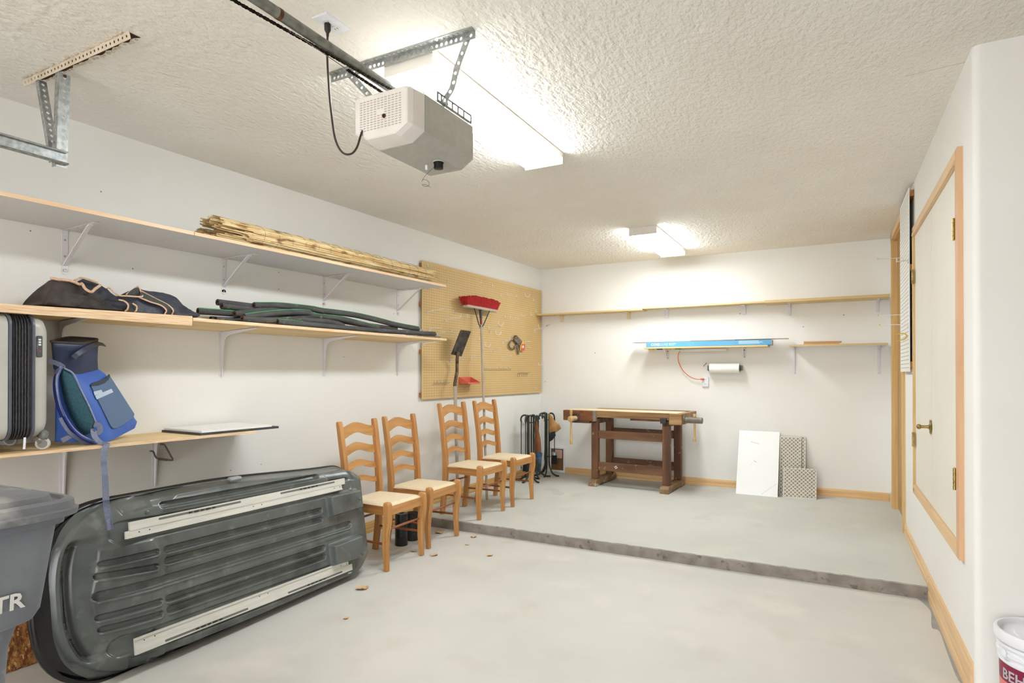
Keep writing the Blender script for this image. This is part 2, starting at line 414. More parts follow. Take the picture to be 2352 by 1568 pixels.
moulding((xl(YS), YS, STEP), (xl(YB), YB - .02, STEP), (1, 0, 0), .098, PINE, 'baseboard_left')
moulding((xl(1.0), 1.0, 0), (xl(YS), YS - .01, 0), (1, 0, 0), .1, PINE, 'baseboard_left_lower')
# doorway: jamb, closed stained door, casings
def jamb():
    a = rwbox(DY0, DY0 + .018, STEP, DZ, -.13); b = rwbox(DY1 - .018, DY1, STEP, DZ, -.13); c = rwbox(DY0, DY1, DZ - .018, DZ, -.13)
    return join(a, b, c)
OAK = wood('stained_door', rgb(186, 148, 86), rgb(162, 122, 62), 'z', .4, 5)
d1 = struct('door_1', rwbox(DY0 + .02, DY1 - .02, STEP + .012, DZ - .02, -.04, -.03), OAK)
struct('door_jamb', jamb(), FIRZ, d1)
for nm, b in (('door_casing', rwbox(DY0 - .075, DY0 + .004, STEP, DZ + .06, .02)), ('door_casing', rwbox(DY1 - .004, DY1 + .07, STEP, DZ + .06, .02)), ('head_casing', rwbox(DY0 - .075, DY1 + .07, DZ - .004, DZ + .07, .02))):
    struct(nm, b, FIRZ if nm == 'door_casing' else FIR, d1)
for q in ((2057.5, 739), (2060, 1127)):
    p = onr(*q, .0); struct('screw', MB().lathe([(.006, 0), (.004, .003)], (xr(DY1) - .001, DY1 - .055, p.z), (-1, 0, 0), 10), STEEL, d1)
# hatch: a frame of trim and two painted leaves
hc = ((xr(4.3)), 4.34, HZ0)
hatch = struct('door_2', rwbox(HY0 - .01, HY1 + .01, HZ0 - .01, HZ1 + .01, -.02, -.10), CREAM)
tw = .062
PEACH = wood('peach_trim_z', rgb(220, 178, 138), rgb(206, 160, 120), 'z', .5, 9)
def ogee(y0, y1, z0, z1, m, nm):
    struct(nm, rwbox(y0, y1, z0, z1, .022), m, hatch)
ogee(HY0 - tw, HY0 + .004, HZ0 - tw, HZ1 + tw, PEACH, 'trim_stile'); ogee(HY1 - .004, HY1 + tw, HZ0 - tw + .012, HZ1 + tw - .01, FIRZ, 'trim_stile')
ogee(HY0, HY1 + tw, HZ1 - .004, HZ1 + tw, FIR, 'trim_rail'); ogee(HY0, HY1 + tw, HZ0 - tw, HZ0 + .004, FIR, 'trim_rail')
struct('trim_bead', rwbox(HY0, HY1 + .02, HZ1 - .002, HZ1 + .018, .028), FIR, hatch)
struct('trim_bead', rwbox(HY0, HY1 + .02, HZ0 - .018, HZ0 + .002, .028), FIR, hatch)
SEAM = 4.37
for i, (a, b) in enumerate(((HY0 + .006, SEAM - .0025), (SEAM + .0025, HY1 - .006))):
    lf = struct('hatch_leaf', rwbox(a, b, HZ0 + .006, HZ1 - .006, .022, -.012), CREAM, hatch)
    yh = HY0 + .008 if i == 0 else HY1 - .012
    for z0, z1 in (((2.05, 2.155), (.865, .97)) if i == 0 else ((2.06, 2.165), (.89, .995))):
        hb = MB(); zz = z0; n = 5
        for kk in range(n):
            hb.cyl((xr(yh) - .027, yh, z0 + (z1 - z0) * kk / n + .001), (xr(yh) - .027, yh, z0 + (z1 - z0) * (kk + 1) / n - .001), .0065, n=12)
        hb.add(rwbox(yh - .002, yh + .022, z0, z1, .003, .0225).v if i == 0 else rwbox(yh - .022, yh + .002, z0, z1, .003, .0225).v, rwbox(0, 1, 0, 1, 1).f)
        struct('hinge', hb, BRASS, lf)
    if i == 1:
        pz, py = 1.094, SEAM + .03; x = xr(py) - .010
        kb = MB(); kb.lathe([(.03, 0), (.033, .004), (.024, .010), (.012, .014), (.0095, .02), (.0085, .04), (.010, .052), (.0145, .058), (.016, .066), (.012, .073), (.004, .076)], (x, py, pz), (-1, 0, 0), 20)
        kb.box((x - .006, py, pz), (.008, .03, .085), bev=.003)
        struct('knob', kb, BRASS, lf)
# white pegboard standing off the wall on battens, seen nearly edge on
WPEG = mat('white_hardboard', rgb(236, 234, 228), rough=.5)
HOLE = mat('hole_dark', rgb(70, 58, 46), rough=.9)
PY0, PY1, PZ0, PZ1 = 5.31, 5.955, 1.43, 2.79
wp = thing('white_pegboard', 'white pegboard on brown battens between the hatch and the doorway', 'pegboard', (xr(5.7), 5.7, PZ0))
part('board', rwbox(PY0, PY1, PZ0, PZ1, .006, .030), WPEG, wp)
hb = MB()
for iy in range(1, int((PY1 - PY0) / .03)):
    for iz in range(1, int((PZ1 - PZ0) / .03)):
        y = PY0 + iy * .03; z = PZ0 + iz * .03
        hb.lathe([(.0035, 0), (.0035, .0006)], (xr(y) - .0360, y, z), (-1, 0, 0), 6)
tag(part('peg_holes', hb, HOLE, wp, smooth=0), None, kind='stuff')
BAT = wood('batten', rgb(176, 122, 70), rgb(140, 90, 46), 'y', .7, 8)
for z in (PZ0 + .03, (PZ0 + PZ1) / 2 + .07, PZ1 - .06): part('batten', rwbox(PY0 + .004, PY1 - .01, z, z + .045, .030), BAT, wp)
WIRE = mat('bright_wire', rgb(222, 222, 222), rgb(200, 200, 200), rough=.3, metal=.7)
YTIP = mat('yellow_plastic', rgb(214, 186, 72), rgb(196, 168, 60), rough=.5, scale=30)
def wall_wire_hook(label, px, tip, double=False):
    b = onr(px[0], px[1], .037); t = onr(tip[0], tip[1], .037)
    t = ony(tip[0], tip[1], b.y + .0)
    o = thing('wire_hook', label, 'hook', b, 0, 'wire hooks on the white pegboard')
    L_ = [b + Vector((.004, 0, -.016)), b + Vector((-.004, 0, -.016)), b + Vector((-.004, 0, 0)), b * .5 + t * .5, t]
    part('wire', MB().tube(L_, .0022, 6), WIRE, o)
    if double: part('wire', MB().tube([p + Vector((0, .03, .0)) for p in L_], .0022, 6), WIRE, o); part('end_plate', MB().box(t + Vector((0, .015, .008)), (.003, .035, .03)), WIRE, o)
    else: part('tip', MB().sphere(t, .006, 5), YTIP, o)
wall_wire_hook('long wire hook with yellow tip, the highest on the white pegboard', (2076, 592), (2015.5, 594.5))
wall_wire_hook('short double wire hook with white end plate on the white pegboard', (2087, 597), (2060, 600), True)
wall_wire_hook('long wire hook with yellow tip above another long hook, by the door casing', (2076, 722.5), (2017, 724))
wall_wire_hook('long wire hook with yellow tip just above the yellow utility hook', (2086, 745), (2021, 746))
b = onr(2084, 767, .037)
yh = thing('utility_hook', 'yellow rubber coated u-shaped utility hook on white pegboard', 'hook', b)
cp = [b + Vector((-.075, 0, .0)), b + Vector((-.03, 0, .006)), b + Vector((-.012, 0, .0)), b + Vector((-.004, 0, -.016)), b + Vector((-.012, 0, -.032)), b + Vector((-.03, 0, -.042)), b + Vector((-.072, 0, -.052))]
part('prong', MB().tube(curve_pts(cp, 5), .0045, 8), YTIP, yh); part('screw', MB().cyl(b + Vector((-.004, 0, -.014)), b + Vector((.006, 0, -.012)), .0025, n=8), WIRE, yh)

# ------------------------------------------------------------------ bucket
PLAST = mat('white_plastic', rgb(236, 236, 240), rgb(228, 228, 232), rough=.45, scale=4, spec=.4)
MAROON = mat('maroon_label', rgb(138, 22, 62), rgb(128, 18, 56), rough=.4)
PINKL = mat('pink_label', rgb(226, 128, 122), rough=.4)
bc = Vector((.715, 3.04, 0))
bk = thing('paint_bucket', 'white lidded paint bucket with maroon label against the wall', 'bucket', bc)
part('pail', MB().lathe([(.128, 0), (.132, .004), (.140, .29), (.147, .292), (.147, .300), (.141, .302), (.142, .318), (.150, .320), (.150, .330), (.143, .332), (.144, .350), (.151, .352), (.151, .362), (.144, .365), (.144, .39), (.13, .39), (.13, .36), (.12, .02), (.01, .02)], bc, n=48, cap=True), PLAST, bk)
lid = part('lid', MB().lathe([(.146, .372), (.156, .372), (.158, .380), (.158, .405), (.154, .412), (.146, .413), (.140, .409), (.136, .396), (.128, .393), (.095, .393), (.092, .398), (.06, .400), (.055, .396), (.001, .396)], bc, n=48), PLAST, bk)
part('lid_sticker', MB().lathe([(.052, .397), (.052, .3985), (.001, .3985)], bc, n=30), mat('sticker', rgb(224, 190, 184), rgb(205, 130, 120), rough=.5, scale=40), lid)
def band(r0, z0, r1, z1, a0, a1, n=30):
    mb = MB(); mb.loft([[(bc.x + r * math.cos(a0 + (a1 - a0) * i / n), bc.y + r * math.sin(a0 + (a1 - a0) * i / n), z) for r, z in ((r0, z0), (r1, z1), (r1 - .001, z1), (r0 - .001, z0))] for i in range(n + 1)]); return mb
part('label_band', band(.1395, .215, .1408, .285, PI * .9, PI * 1.95), MAROON, bk); part('label_band', band(.1370, .10, .1394, .214, PI * .9, PI * 1.95), PINKL, bk)
tx = text_mb('BEHR', .056, .0003, .0012)
tx.v = [(bc.x + .1415 * math.cos(a), bc.y + .1415 * math.sin(a), .226 + v[1]) for v in tx.v for a in [PI * 1.075 + v[0] / .14]]
part('lettering', tx, PLAST, bk, smooth=0)
for a in (PI * 1.12,): part('handle_boss', MB().sphere((bc.x + .147 * math.cos(a), bc.y + .147 * math.sin(a), .325), .022, 6, (.5, 1, .8)), PLAST, bk)
# ------------------------------------------------------------------ garage door opener
GALV = mat('galvanised', rgb(186, 188, 186), rgb(150, 154, 154), rough=.42, metal=.75, scale=45, detail=6)
GALV2 = mat('galvanised_dull', rgb(150, 150, 144), rgb(120, 120, 114), rough=.5, metal=.7, scale=30)
GREYM = mat('grey_enamel', rgb(186, 183, 174), rgb(178, 175, 166), rough=.5, scale=30, spec=.4)
FROST = mat('frosted_cover', rgb(240, 234, 228), rgb(230, 224, 217), rough=.5, scale=6, spec=.4)
DARK = mat('black_plastic', rgb(30, 27, 26), rgb(44, 40, 38), rough=.45, scale=20)
SLOT = mat('slot_shadow', rgb(196, 186, 174), rough=.8)
CHAINM = mat('oily_chain', rgb(70, 58, 48), rgb(34, 28, 24), rough=.4, metal=.8, scale=60)
CORD = mat('brown_cord', rgb(66, 50, 44), rgb(54, 40, 36), rough=.5, scale=20)
BLACK = mat('black_rubber', rgb(24, 22, 22), rough=.5)
op = thing('garage_door_opener', 'grey garage door opener with frosted light cover hung from perforated steel', 'door opener', (-1.606, 2.15, 2.36))
cx = -1.606
def sec(y, s=1.0, zc=2.46, dz=0.0):
    hw = .150 * s
    p = [(-hw + .012, 2.557), (hw - .012, 2.557), (hw, 2.545), (hw, 2.396), (hw - .062, 2.358), (-hw + .062, 2.358), (-hw, 2.396), (-hw, 2.545)]
    return [(cx + a, y, zc + (z - zc) * s + dz) for a, z in p]
part('housing', MB().loft([sec(1.97), sec(2.33)]), GREYM, op, smooth=0)
part('bottom_lip', MB().loft([[(x, y, z - .0008) for x, y, z in sec(y, 1.003)] for y in (2.322, 2.333)]), GREYM, op, smooth=20)
part('top_plate', MB().box((cx, 2.15, 2.56), (.27, .34, .006)), GREYM, op)
lc = MB(); lc.loft([sec(1.968, .99), sec(1.945, .985), sec(1.90, .955), sec(1.876, .90), sec(1.872, .86)])
cov = part('light_cover', lc, FROST, op, 'frosted plastic light cover with vent slots', smooth=12)
sl = MB()
for i in range(12):
    for j in range(13):
        if (i, j) in ((5, 6), (6, 6), (5, 7), (6, 7)): continue
        sl.box((cx - .10 + i * .0182, 1.8712, 2.405 + j * .0098), (.011, .002, .0036))
part('vent_slots', sl, SLOT, cov, smooth=0)
part('cover_screw', MB().lathe([(.009, 0), (.008, .004), (.0045, .004), (.0045, .001), (.0001, .001)], (-1.585, 1.871, 2.447), (0, -1, 0), 14), mat('rusty_brass', rgb(96, 56, 34), rough=.5, metal=.5), cov)
dl = MB(); dl.lathe([(.024, 0), (.024, .004)], (-1.553, 2.20, 2.358), (0, 0, -1), 24)
for i in range(18):
    a = 2 * PI * i / 18; dl.box((-1.553 + .0185 * math.cos(a), 2.20 + .0185 * math.sin(a), 2.341), (.004, .003, .026), Matrix.Rotation(a, 3, 'Z'))
dl.lathe([(.0175, .004), (.0175, .03), (.014, .031)], (-1.553, 2.20, 2.358), (0, 0, -1), 24)
part('limit_dial', dl, DARK, op, 'black toothed limit dial')
part('dial_ring', MB().lathe([(.025, 0), (.025, .002), (.021, .002)], (-1.553, 2.20, 2.358), (0, 0, -1), 24), PLAST, op)
part('button', MB().box((-1.622, 2.205, 2.347), (.013, .011, .024), bev=.003), PLAST, op)
wp_ = [(-1.575, 2.205, 2.345)] + [tuple(ony(*q, 2.21)) for q in ((978, 402), (969, 416), (972, 412), (981, 414), (986, 422), (982, 428), (973, 427), (970, 424), (978, 424), (989, 430))]
part('aerial_wire', MB().tube(curve_pts(wp_, 4), .0008, 5), BLACK, op)
# slotted hanging flanges along both top edges
for sx in (1, -1):
    f = MB(); x = cx + sx * .147
    y = 2.06
    f.box((x, 2.19, 2.558), (.003, .27, .010)); f.box((x, 2.19, 2.592), (.003, .27, .008))
    for yy in (2.06, 2.088, 2.125, 2.17, 2.215, 2.26, 2.32): f.box((x, yy, 2.575), (.003, .010, .028))
    part('flange', f, GALV2, op)
# perforated angle across the ceiling
L_ = .80; bx0 = -2.10
f1 = frame(perf_strip(L_, .032, .0025, .0245, .0075), (bx0, 2.10, H - .002 - .0005), (1, 0, 0), (0, 0, -1), (0, 1, 0))
f2 = frame(perf_strip(L_, .030, .0025, .0245, .006), (bx0, 2.10, H - .002), (1, 0, 0), (0, -1, 0), (0, 0, -1))
part('ceiling_angle', join(f1, f2), GALV, op, 'perforated galvanised angle bar', smooth=0)
for (a, b, c_) in ((Vector((-1.338, 2.106, 2.815)), Vector((-1.405, 2.12, 2.70)), Vector((-1.4575, 2.115, 2.553))), (Vector((-1.992, 2.106, 2.812)), Vector((-1.88, 2.12, 2.69)), Vector((-1.757, 2.115, 2.553)))):
    pts = curve_pts([a, a * .55 + b * .45, b, b * .5 + c_ * .5 + Vector((0.006 if c_.x > -1.6 else -.006, 0, 0)), c_ + Vector((0, 0, .03)), c_], 6)
    L2 = sum((pts[i + 1] - pts[i]).length for i in range(len(pts) - 1)); st = perf_strip(L2, .030, .002, .040, .0070)
    cum = [0]
    for i in range(len(pts) - 1): cum.append(cum[-1] + (pts[i + 1] - pts[i]).length)
    def at(s_):
        i = max(0, min(len(pts) - 2, next((j for j in range(len(cum) - 1) if cum[j + 1] >= s_), len(pts) - 2)))
        t = (pts[i + 1] - pts[i]).normalized(); return pts[i] + t * (s_ - cum[i]), t
    vs = []
    for v in st.v:
        p, t = at(v[0]); tw = 0; s_ = Vector((0, 1, 0)).cross(t).normalized()
        side = (s_ * math.cos(tw * PI / 2) + Vector((0, 1, 0)) * math.sin(tw * PI / 2)).normalized(); nn = t.cross(side)
        vs.append(tuple(p + side * (v[1] - .015) + nn * v[2]))
    st.v = vs
    part('hanger_strap', st, GALV, op, smooth=0)
for x in (-1.338, -1.992): part('bolt', MB().lathe([(.008, 0), (.008, .005), (.004, .005), (.004, .012)], (x, 2.108, 2.812), (0, -1, 0), 6), GALV, op)
# rail, joint, chain, cable
ra, rb = Vector((-1.622, 1.985, 2.600)), Vector((-1.572, -1.9, 2.625))
rl = part('rail', MB().tube([ra, rb], .0185, 16), GALV2, op, 'long round steel rail')
rd = (rb - ra).normalized()
j = ra + rd * ((ra.y - 1.385) / abs(rd.y)); part('joint_collar', MB().tube([j, j + rd * .014], .0194, 16), mat('rust', rgb(112, 70, 36), rgb(60, 36, 20), rough=.7, scale=60), rl)
def chain(A, B, name):
    mb = MB(); A = Vector(A); B = Vector(B); d = (B - A); n = int(d.length / .0127); d.normalize(); s_ = d.cross(Vector((0, 0, 1))).normalized(); u = s_.cross(d)
    for i in range(n):
        p = A + d * (i * .0127); w_ = .0042 if i % 2 else .0026
        for sg in (-1, 1):
            ring = [p + s_ * (sg * w_) + d * a + u * b for a, b in ((-.009, 0), (-.006, .0042), (0, .0026), (.006, .0042), (.009, 0), (.006, -.0042), (0, -.0026), (-.006, -.0042))]
            mb.prism(ring, s_ * .0013)
        mb.tube([p - s_ * .005 + d * .0063, p + s_ * .005 + d * .0063], .0026, 6)
    return part(name, mb, CHAINM, op, 'oily roller chain', smooth=0)
ch0 = onz(905, 209, 2.577); ch1 = onz(536, 0, 2.577); chain(ch0, ch1 + (ch1 - ch0) * 2.0, 'chain')
ck0 = onz(884, 216, 2.572); ck1 = onz(792, 156, 2.572); chain(ck0, ck1, 'chain')
part('cable', MB().tube([ck1, onz(748, 126, 2.572), onz(700, 92, 2.574), onz(620, 47, 2.58)], .0016, 6), GALV2, op)
# power cord and plug
cp = [(-1.793, 1.772, 2.775), (-1.795, 1.772, 2.70), (-1.786, 1.774, 2.555), (-1.776, 1.778, 2.451), (-1.762, 1.784, 2.357), (-1.741, 1.80, 2.306), (-1.715, 1.82, 2.30), (-1.700, 1.84, 2.33), (-1.700, 1.868, 2.40), (-1.705, 1.90, 2.44)]
cord = part('power_cord', MB().tube(curve_pts(cp, 6), .0042, 8), CORD, op)
part('plug', MB().lathe([(.012, 0), (.0135, .003), (.0125, .03), (.006, .042), (.005, .055)], (-1.793, 1.772, 2.826), (0, 0, -1), 12), DARK, cord)

# ------------------------------------------------------------------ ceiling outlet
oc = Vector((-1.785, 1.785, H))
ol = thing('ceiling_outlet', 'white double power outlet plate on the ceiling beside the opener rail', 'outlet', (oc.x, oc.y, H - .01))
part('cover_plate', MB().loft([[(oc.x + a * s, oc.y + b * t_, z) for a, b in ((-1, -1), (1, -1), (1, 1), (-1, 1))] for s, t_, z in ((.042, .067, H), (.041, .066, H - .004), (.037, .062, H - .007))]), PLAST, ol)
for yy in (1.762, 1.812):
    fc = part('socket', MB().lathe([(.017, .005), (.017, .009), (.0001, .009)], (oc.x, yy, H), (0, 0, -1), 16), PLAST, ol)
    part('slits', MB().box((oc.x - .006, yy, H - .0092), (.002, .007, .001)).box((oc.x + .006, yy, H - .0092), (.002, .009, .001)), HOLE, fc)
# ------------------------------------------------------------------ left garage door track with its hangers
CREAMM = mat('painted_angle', rgb(222, 208, 188), rgb(206, 190, 166), rough=.7, scale=20, bump=.4, bscale=80)
tr = thing('garage_door_track', 'galvanised garage door track end hung from perforated angle iron', 'door track', (-3.15, 1.4, 2.385))
prof = [(0, .061), (.016, .061), (.018, .055), (.018, .053), (.003, .0585), (.0022, .003), (.014, .0055), (.02, .008), (.022, .004), (.016, 0), (0, 0)]
m = MB(); m.loft([[(-3.15 + a, y, 2.385 + b) for a, b in prof] for y in (1.482, 1.0, .4, -.3, -1.0, -1.7)])
part('track', m, GALV, tr, 'galvanised steel channel', smooth=30)
bar = frame(perf_strip(.885, .030, .0025, .0300, .006), (-3.445, 1.430, H - .0005), (1, 0, 0), (0, .25, -1), (0, 1, .25))
ca = part('ceiling_angle', bar, CREAMM, tr, 'painted perforated angle', smooth=0)
gb = MB(); rr = random.Random(5)
gl = [[(-3.36 + .79 * i / 30, 1.433, H - .001), (-3.36 + .79 * i / 30, 1.475 + rr.uniform(-.008, .008), H - .0015), (-3.36 + .79 * i / 30, 1.475, H + .004), (-3.36 + .79 * i / 30, 1.433, H + .004)] for i in range(31)]
part('torn_gap', MB().loft(gl), mat('gap_brown', rgb(74, 34, 18), rgb(48, 20, 10), rough=.9, scale=30), ca, 'dark brown torn gap beside the angle')
fr = MB()
for i in range(26):
    x = -3.36 + .79 * i / 26; fr.sphere((x + rr.uniform(-.01, .01), 1.484 + rr.uniform(-.004, .006), H - .001), rr.uniform(.008, .015), 4, (1, .7, .35))
for i in range(30):
    x = -3.42 + .86 * i / 30; fr.sphere((x + rr.uniform(-.01, .01), 1.424 + rr.uniform(-.006, .004), H - .001), rr.uniform(.006, .014), 4, (1.2, .6, .3))
tag(part('plaster_ridge', fr, CREAMM, ca), None, kind='stuff')
def hanger(top, bot, wA, wB):
    t = Vector(top); b = Vector(bot); d = b - t; Lh = d.length
    A = frame(perf_strip(Lh, wA, .0022, .030, .0055), t, d, (-1, 0, 0), (0, -1, 0)); B = frame(perf_strip(Lh, wB, .0022, .030, .0070), t, d, (0, 1, 0), (1, 0, 0))
    return part('hanger_angle', join(A, B), GALV, tr, smooth=0)
hanger((-3.128, 1.440, 2.80), (-3.155, 1.440, 2.372), .034, .046)
hanger((-3.30, 1.432, 2.80), (-3.17, 1.432, 2.39), .026, .034)
part('bolt', MB().lathe([(.007, 0), (.007, .005), (.0001, .005)], (-3.128, 1.462, 2.788), (1, 0, 0), 8), HOLE, tr)
# ------------------------------------------------------------------ left wall: shelves and brackets
GREYLAM = mat('grey_laminate', rgb(222, 220, 220), rgb(214, 212, 212), rough=.6, scale=60, detail=6)
EDGE = wood('shelf_edge', rgb(240, 210, 176), rgb(226, 186, 146), 'y', .6, 9)
PLY = wood('plywood_face', rgb(240, 214, 164), rgb(224, 188, 130), 'y', .6, 3.5, knots=rgb(140, 88, 42), amt=.75)
PLYE = mat('plywood_edge', rgb(244, 220, 184), rgb(218, 172, 130), rough=.7, scale=4, stretch=(1, 2, 60), detail=6)
BRK = mat('bracket_white', rgb(226, 222, 224), rough=.45, spec=.4)
def lw(off, y, z): return (xl(y) + off, y, z)
def lboard(y0, y1, d, zb, zf0, zf1, t, o0=.002):
    return MB().hexa([lw(d, y0, zf0), lw(d, y1, zf1), lw(o0, y1, zb), lw(o0, y0, zb), lw(d, y0, zf0 + t), lw(d, y1, zf1 + t), lw(o0, y1, zb + t), lw(o0, y0, zb + t)])
def shelf(label, y0, y1, d, zb, zf0, zf1, t, m, me, group=None):
    o = thing('wall_shelf', label, 'shelf', lw(d / 2, (y0 + y1) / 2, zb), AL, group)
    part('board', lboard(y0, y1, d - .004, zb, zf0, zf1, t), m, o)
    part('front_edge', lboard(y0, y1, d, zf0 - (zf0 - zb) * .004, zf0, zf1, t, d - .004), me, o, 'bare wood front edge')
    return o
UZ = 2.208
SHU1 = shelf('long grey shelf board with wood edge on the highest left wall level', .2, 2.168, .5, UZ, UZ, UZ, .020, GREYLAM, EDGE)
SHU2 = shelf('long grey shelf board with wood edge under the reed roll', 2.172, 4.582, .5, UZ, UZ, UZ, .020, GREYLAM, EDGE)
MZ = 1.703
SHM1 = shelf('knotty plywood shelf board under the black canvas bag', .2, 2.192, .45, MZ, 1.694, 1.730, .019, PLY, PLYE)
SHM2 = shelf('knotty plywood shelf board under the foam tubes', 2.196, 4.66, .45, MZ, 1.722, 1.722, .019, PLY, PLYE)
LZ = 1.036
SHL = shelf('low plywood shelf board under the suitcase and the blue backpack', .2, 2.62, .45, LZ, LZ, LZ, .015, PLY, PLYE)
def braced(y):
    o = thing('shelf_bracket', 'white steel bracket with diagonal brace under the grey shelf', 'bracket', lw(0, y, UZ - .245), AL, 'braced brackets under the grey shelf')
    z1 = .2445
    part('wall_plate', MB().box((.0017, 0, z1 / 2 + .006), (.0032, .032, z1 - .012), bev=.0012).lathe([(.016, -.0016), (.016, .0016)], (.0017, 0, .016), (1, 0, 0), 16), BRK, o, local=True)
    part('arm', MB().box((.175, 0, z1 - .0022), (.35, .032, .0032), bev=.0012), BRK, o, local=True)
    part('brace', MB().tube([(.004, 0, .050), (.02, 0, .062), (.262, 0, z1 - .010), (.285, 0, z1 - .0045)], 0, flat=(.020, .006)), BRK, o, local=True)
    for z in (.02, .10, .19): part('screw', MB().lathe([(.0055, .0), (.004, .003), (.0001, .003)], (.003, 0, z), (1, 0, 0), 10), STEEL, o, local=True)
    for x in (.05, .14, .31): part('screw', MB().lathe([(.005, 0), (.0035, .003), (.0001, .003)], (x, 0, z1 - .0035), (0, 0, -1), 10), STEEL, o, local=True)
    return o
b0 = braced(1.753); b0['label'] = 'white braced shelf bracket above the black canvas bag'
for y, l_ in ((2.709, 'white braced shelf bracket above the hollow ends of the foam tubes'), (3.601, 'white braced shelf bracket above the middle of the foam tubes'), (4.508, 'white braced shelf bracket next to the brown pegboard edge')):
    dup(b0, lw(0, y, UZ - .245), AL, l_)
def pressed(y, zt, label, group, arm=.375, leg=.31):
    o = thing('shelf_bracket', label, 'bracket', lw(0, y, zt - leg), AL, group)
    pr = [(.0005, 0), (.0005, leg - .02), (.004, leg - .006), (.014, leg - .0005), (arm, leg - .0005 + (.014 if arm > .3 and zt > 1.5 else 0)), (arm, leg - .006 + (.014 if arm > .3 and zt > 1.5 else 0)), (.11, leg - .022), (.065, leg - .030), (.045, leg - .042), (.034, leg - .062), (.028, leg - .10), (.012, 0)]
    def web(hw): return [(a, hw, b) for a, b in pr]
    part('web', MB().prism([(a, -.004, b) for a, b in pr], (0, .008, 0)), BRK, o, local=True)
    part('wall_flange', MB().box((.0015, 0, leg / 2 - .004), (.003, .034, leg - .014), bev=.001).lathe([(.017, -.0014), (.017, .0014)], (.0016, 0, leg - .016), (1, 0, 0), 14), BRK, o, local=True)
    sl = .014 / arm if zt > 1.5 else 0
    part('arm_flange', MB().tube([(.01, 0, leg - .002), (arm, 0, leg - .002 + (.013 if zt > 1.5 else 0))], 0, flat=(.026, .003), ref=(0, 0, 1)), BRK, o, local=True)
    for z in (.004, leg - .03): part('screw', MB().lathe([(.005, 0), (.0035, .003), (.0001, .003)], (.003, 0, z + .006), (1, 0, 0), 10), mat('rusty_screw', rgb(120, 92, 66), rough=.6, metal=.5), o, local=True)
    return o
m0 = pressed(1.732, MZ, 'white pressed steel bracket under the plywood shelf', 'pressed brackets under the middle shelf')
m0['label'] = 'white pressed bracket behind the blue backpack and the suitcase'
for y, l_ in ((2.692, 'white pressed bracket on the wall above the framed panel'), (3.603, 'white pressed bracket on the wall between two others above the chairs'), (4.50, 'white pressed bracket beside the brown pegboard')): dup(m0, lw(0, y, MZ - .31), AL, l_)
l0 = pressed(1.75, LZ, 'white pressed steel bracket under the low plywood shelf', 'pressed brackets under the low shelf', .375, .318)
l0['label'] = 'white pressed bracket under the low shelf below the suitcase'
dup(l0, lw(0, 2.245, LZ - .318), AL, 'white pressed bracket under the low shelf behind the utility hook')
# wire utility hook below the low shelf
UH = mat('grey_vinyl', rgb(128, 122, 114), rgb(112, 106, 100), rough=.5, scale=40)
hk = thing('utility_hook', 'grey vinyl coated utility hook on the wall under the low shelf', 'hook', onl(355, 1045), AL)
hp = [onl(345, 1035.5, .09), onl(352, 1037, .075), onl(358, 1050, .03), onl(366, 1053.5, .012), onl(380, 1055, .012), onl(396, 1056.5, .02), onl(392, 1046, .05), onl(380, 1025, .11), onl(376, 1020.5, .125), onl(369, 1020, .135)]
part('hook_rod', MB().tube(curve_pts(hp, 4), .0055, 8), UH, hk); part('base', MB().tube([onl(366, 1053.5, .006), onl(384, 1056, .006)], .007, 8), UH, hk)
# framed panel lying on the low shelf
FB = mat('black_frame', rgb(52, 50, 48), rgb(66, 66, 66), rough=.5, scale=10)
zt = LZ + .0152
A = Vector((-3.295, 2.256, zt)); B = A + Vector((.034, 1, 0)) * .55
dx = (B - A); dx.z = 0; lx = dx.length; dx.normalize(); dy_ = Vector((-dx.y, dx.x, 0))
pn = thing('framed_panel', 'white panel with black edge lying on the low shelf', 'panel', A + dx * lx / 2 + dy_ * .23, math.atan2(dx.y, dx.x))
ly = .40
def pbox(x0, x1, y0, y1, z0, z1): return MB().hexa([A + dx * x + dy_ * y + Vector((0, 0, z)) for x, y, z in ((x0, y0, z0), (x1, y0, z0), (x1, y1, z0), (x0, y1, z0), (x0, y0, z1), (x1, y0, z1), (x1, y1, z1), (x0, y1, z1))])
part('frame', pbox(0, lx, 0, ly, 0, .014), FB, pn); part('top_sheet', pbox(.012, lx - .05, .006, ly - .006, .0142, .026), mat('white_sheet', rgb(238, 236, 232), rough=.4), pn)

